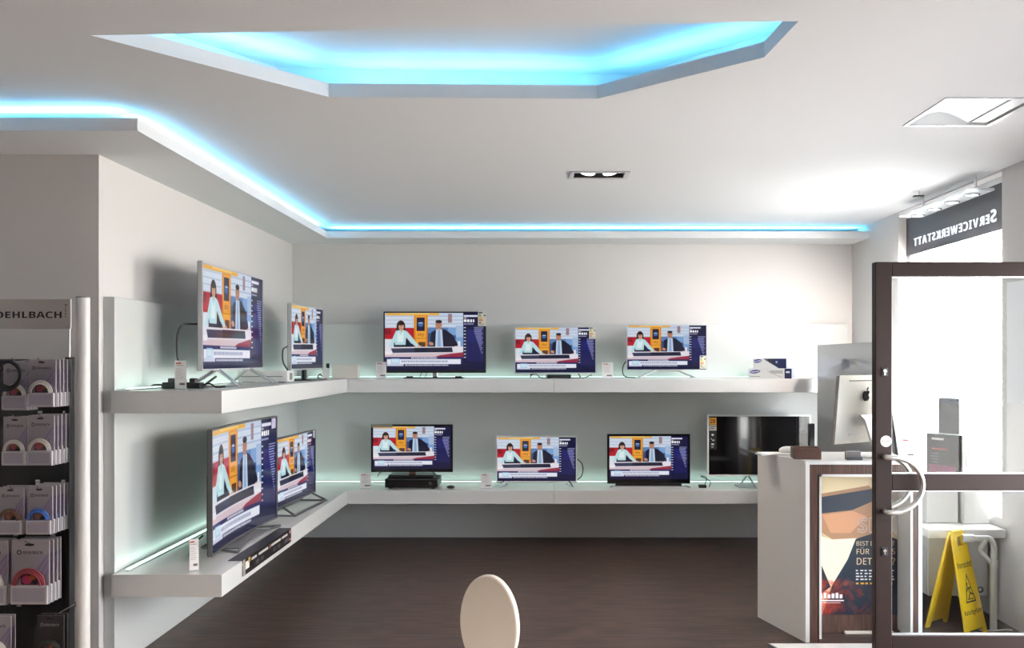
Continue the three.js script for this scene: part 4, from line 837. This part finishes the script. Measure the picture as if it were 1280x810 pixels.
{
  const boxTex = canvasTex(256, 320, (g) => { g.fillStyle = '#241a20'; g.fillRect(0, 0, 256, 320); g.fillStyle = '#d8d4d4'; g.fillRect(40, 30, 90, 16); g.fillStyle = '#a8504a'; g.fillRect(40, 110, 120, 12); g.fillStyle = '#6a5a66'; for (let i = 0; i < 4; i++) g.fillRect(40, 150 + i * 22, 50, 8); g.fillStyle = '#7a2f55'; g.fillRect(20, 240, 200, 60); });
  const t = thing('speaker_carton', 'dark printed carton with white note on the window plinths', 'carton', 2.80, 0.891, -5.98, 0.55);
  part('carton_body', rbox(-0.11, 0.11, 0, 0.28, -0.13, 0.13, 0.003), mat(lin(0.42, 0.46, 0.48), 0.6), t);
  part('printed_side', box(-0.113, -0.11, 0.002, 0.278, -0.128, 0.128), mat(0xffffff, 0.5, { map: boxTex }), t, 'dark printed side');
  part('printed_front', box(-0.108, -0.02, 0.002, 0.278, 0.13, 0.133), mat(0xffffff, 0.5, { map: boxTex }), t, 'dark printed side');
  part('paper_note', rbox(-0.06, 0.04, 0.07, 0.14, 0.134, 0.136, 0.0006), whitePlastic, t, 'white note');
  const u = thing('speaker_carton', 'narrow grey carton standing on the dark printed carton', 'carton', 2.82, 1.172, -5.99, 0.5);
  part('carton_body', rbox(-0.075, 0.075, 0, 0.24, -0.08, 0.08, 0.003), mat(lin(0.42, 0.46, 0.48), 0.6), u);
  part('printed_side', box(-0.078, -0.075, 0.002, 0.238, -0.078, 0.078), darkGrey, u, 'dark side');
  part('top_flap', rbox(-0.072, 0.072, 0.2402, 0.2425, -0.078, 0.0, 0.0008), mat(lin(0.5, 0.53, 0.55), 0.6), u);
}
{ // yellow wet floor sign
  const signTex = canvasTex(256, 540, (g) => {
    g.fillStyle = '#e8c21a'; g.fillRect(0, 0, 256, 540); g.fillStyle = '#3a3010'; g.textAlign = 'center'; g.font = 'bold 42px sans-serif'; g.fillText('Vorsicht!', 128, 190); g.font = 'bold 32px sans-serif'; g.fillText('Rutschgefahr', 128, 430);
    g.strokeStyle = '#3a3010'; g.lineWidth = 8; g.lineJoin = 'round'; g.beginPath(); g.moveTo(128, 226); g.lineTo(182, 366); g.lineTo(74, 366); g.closePath(); g.stroke();
    g.lineWidth = 9; g.lineCap = 'round'; g.beginPath(); g.moveTo(118, 288); g.lineTo(134, 322); g.lineTo(160, 330); g.moveTo(134, 322); g.lineTo(112, 346); g.moveTo(122, 298); g.lineTo(146, 296); g.moveTo(120, 294); g.lineTo(100, 310); g.stroke(); g.beginPath(); g.arc(112, 274, 9, 0, 7); g.fill(); g.fillRect(95, 350, 66, 5);
  });
  signTex.repeat.set(1 / 0.235, 1 / 0.62); signTex.offset.set(0.5, 0);
  const t = thing('wet_floor_sign', 'yellow folding wet floor warning sign behind the door glass', 'warning sign', X(1195, 5.45), 0, -5.45, 0.6);
  const outline = [[-0.115, 0], [-0.085, 0], [-0.07, 0.035], [0.07, 0.035], [0.085, 0], [0.115, 0], [0.068, 0.60], [0.055, 0.62], [-0.055, 0.62], [-0.068, 0.60]], hole = [[-0.03, 0.535], [0.03, 0.535], [0.026, 0.59], [-0.026, 0.59]];
  const panel = () => new THREE.ExtrudeGeometry(poly(outline, [hole]), { depth: 0.014, bevelEnabled: false });
  const yellow = mat(0xffffff, 0.4, { map: signTex });
  part('front_panel', panel().translate(0, 0, -0.007).rotateX(-0.2).translate(0, 0, 0.13), yellow, t, 'yellow panel with black warning print');
  part('rear_panel', panel().translate(0, 0, -0.007).rotateY(Math.PI).rotateX(0.2).translate(0, 0, -0.13), mat(lin(0.78, 0.52, 0.02), 0.4), t);
  part('hinge', cyl(0.012, 0.012, 0.11, 12).rotateZ(Math.PI / 2).translate(0, 0.607, 0), mat(lin(0.75, 0.5, 0.01), 0.4), t);
}
{ // white drain pipe stub beside the bench
  const Z = 5.45, x = X(1247, 5.40), m = mat(lin(0.72, 0.73, 0.70), 0.35), t = thing('drain_pipe', 'white plastic pipe with bends beside the window bench', 'pipe', x, 0, -Z);
  part('riser', cyl(0.021, 0.021, 0.40, 20).translate(0, 0.20, 0), m, t);
  part('collar', cyl(0.026, 0.026, 0.05, 20).translate(0, 0.41, 0), m, t);
  part('upper_bend', tube([[0, 0.42, 0], [0, 0.52, 0], [-0.02, 0.56, 0], [-0.07, 0.565, 0], [-0.1, 0.565, 0]], 0.019, 30, 14), m, t);
  part('branch', tube([[0, 0.40, 0], [-0.05, 0.45, 0.01], [-0.085, 0.49, 0.01], [-0.07, 0.53, 0.01], [-0.05, 0.56, 0.01]], 0.014, 30, 12), m, t);
  part('valve', [cyl(0.026, 0.026, 0.07, 20).rotateZ(Math.PI / 2).translate(-0.16, 0.566, 0), cyl(0.018, 0.018, 0.06, 20).rotateZ(Math.PI / 2).translate(-0.1, 0.566, 0)], whitePlastic, t);
  part('thin_cable', tube([[-0.1, 0.006, 0.02], [-0.02, 0.006, 0.04], [0.06, 0.008, 0.03], [0.1, 0.006, 0.03]], 0.005, 24), whitePlastic, t);
}

// ---------------------------------------------------------------- the street outside
struct('street_ground', box(XR + 0.2, 40, -0.16, -0.04, -45, 25), mat(lin(0.36, 0.355, 0.35), 0.9), 'bright pavement and street outside');
{
  const t = thing('street_building', 'pale building with windows across the street', 'building', 16, -0.04, -22);
  part('facade', box(0, 8, 0, 11, -22, 18), mat(lin(0.72, 0.70, 0.66), 0.9), t);
  part('roof', box(-0.4, 8.4, 11, 11.4, -22.4, 18.4), mat(lin(0.45, 0.3, 0.25), 0.9), t);
  for (let r = 0; r < 3; r++) for (let k = 0; k < 9; k++) {
    const z = -19 + k * 4.2, y = 1.2 + r * 3.3, w = part('window', box(-0.08, 0, y, y + 1.7, z, z + 1.2), frameWhite, t);
    part('pane', box(-0.1, -0.08, y + 0.1, y + 1.6, z + 0.1, z + 1.1), midGrey, w);
  }
}

renderer.render(scene, camera);
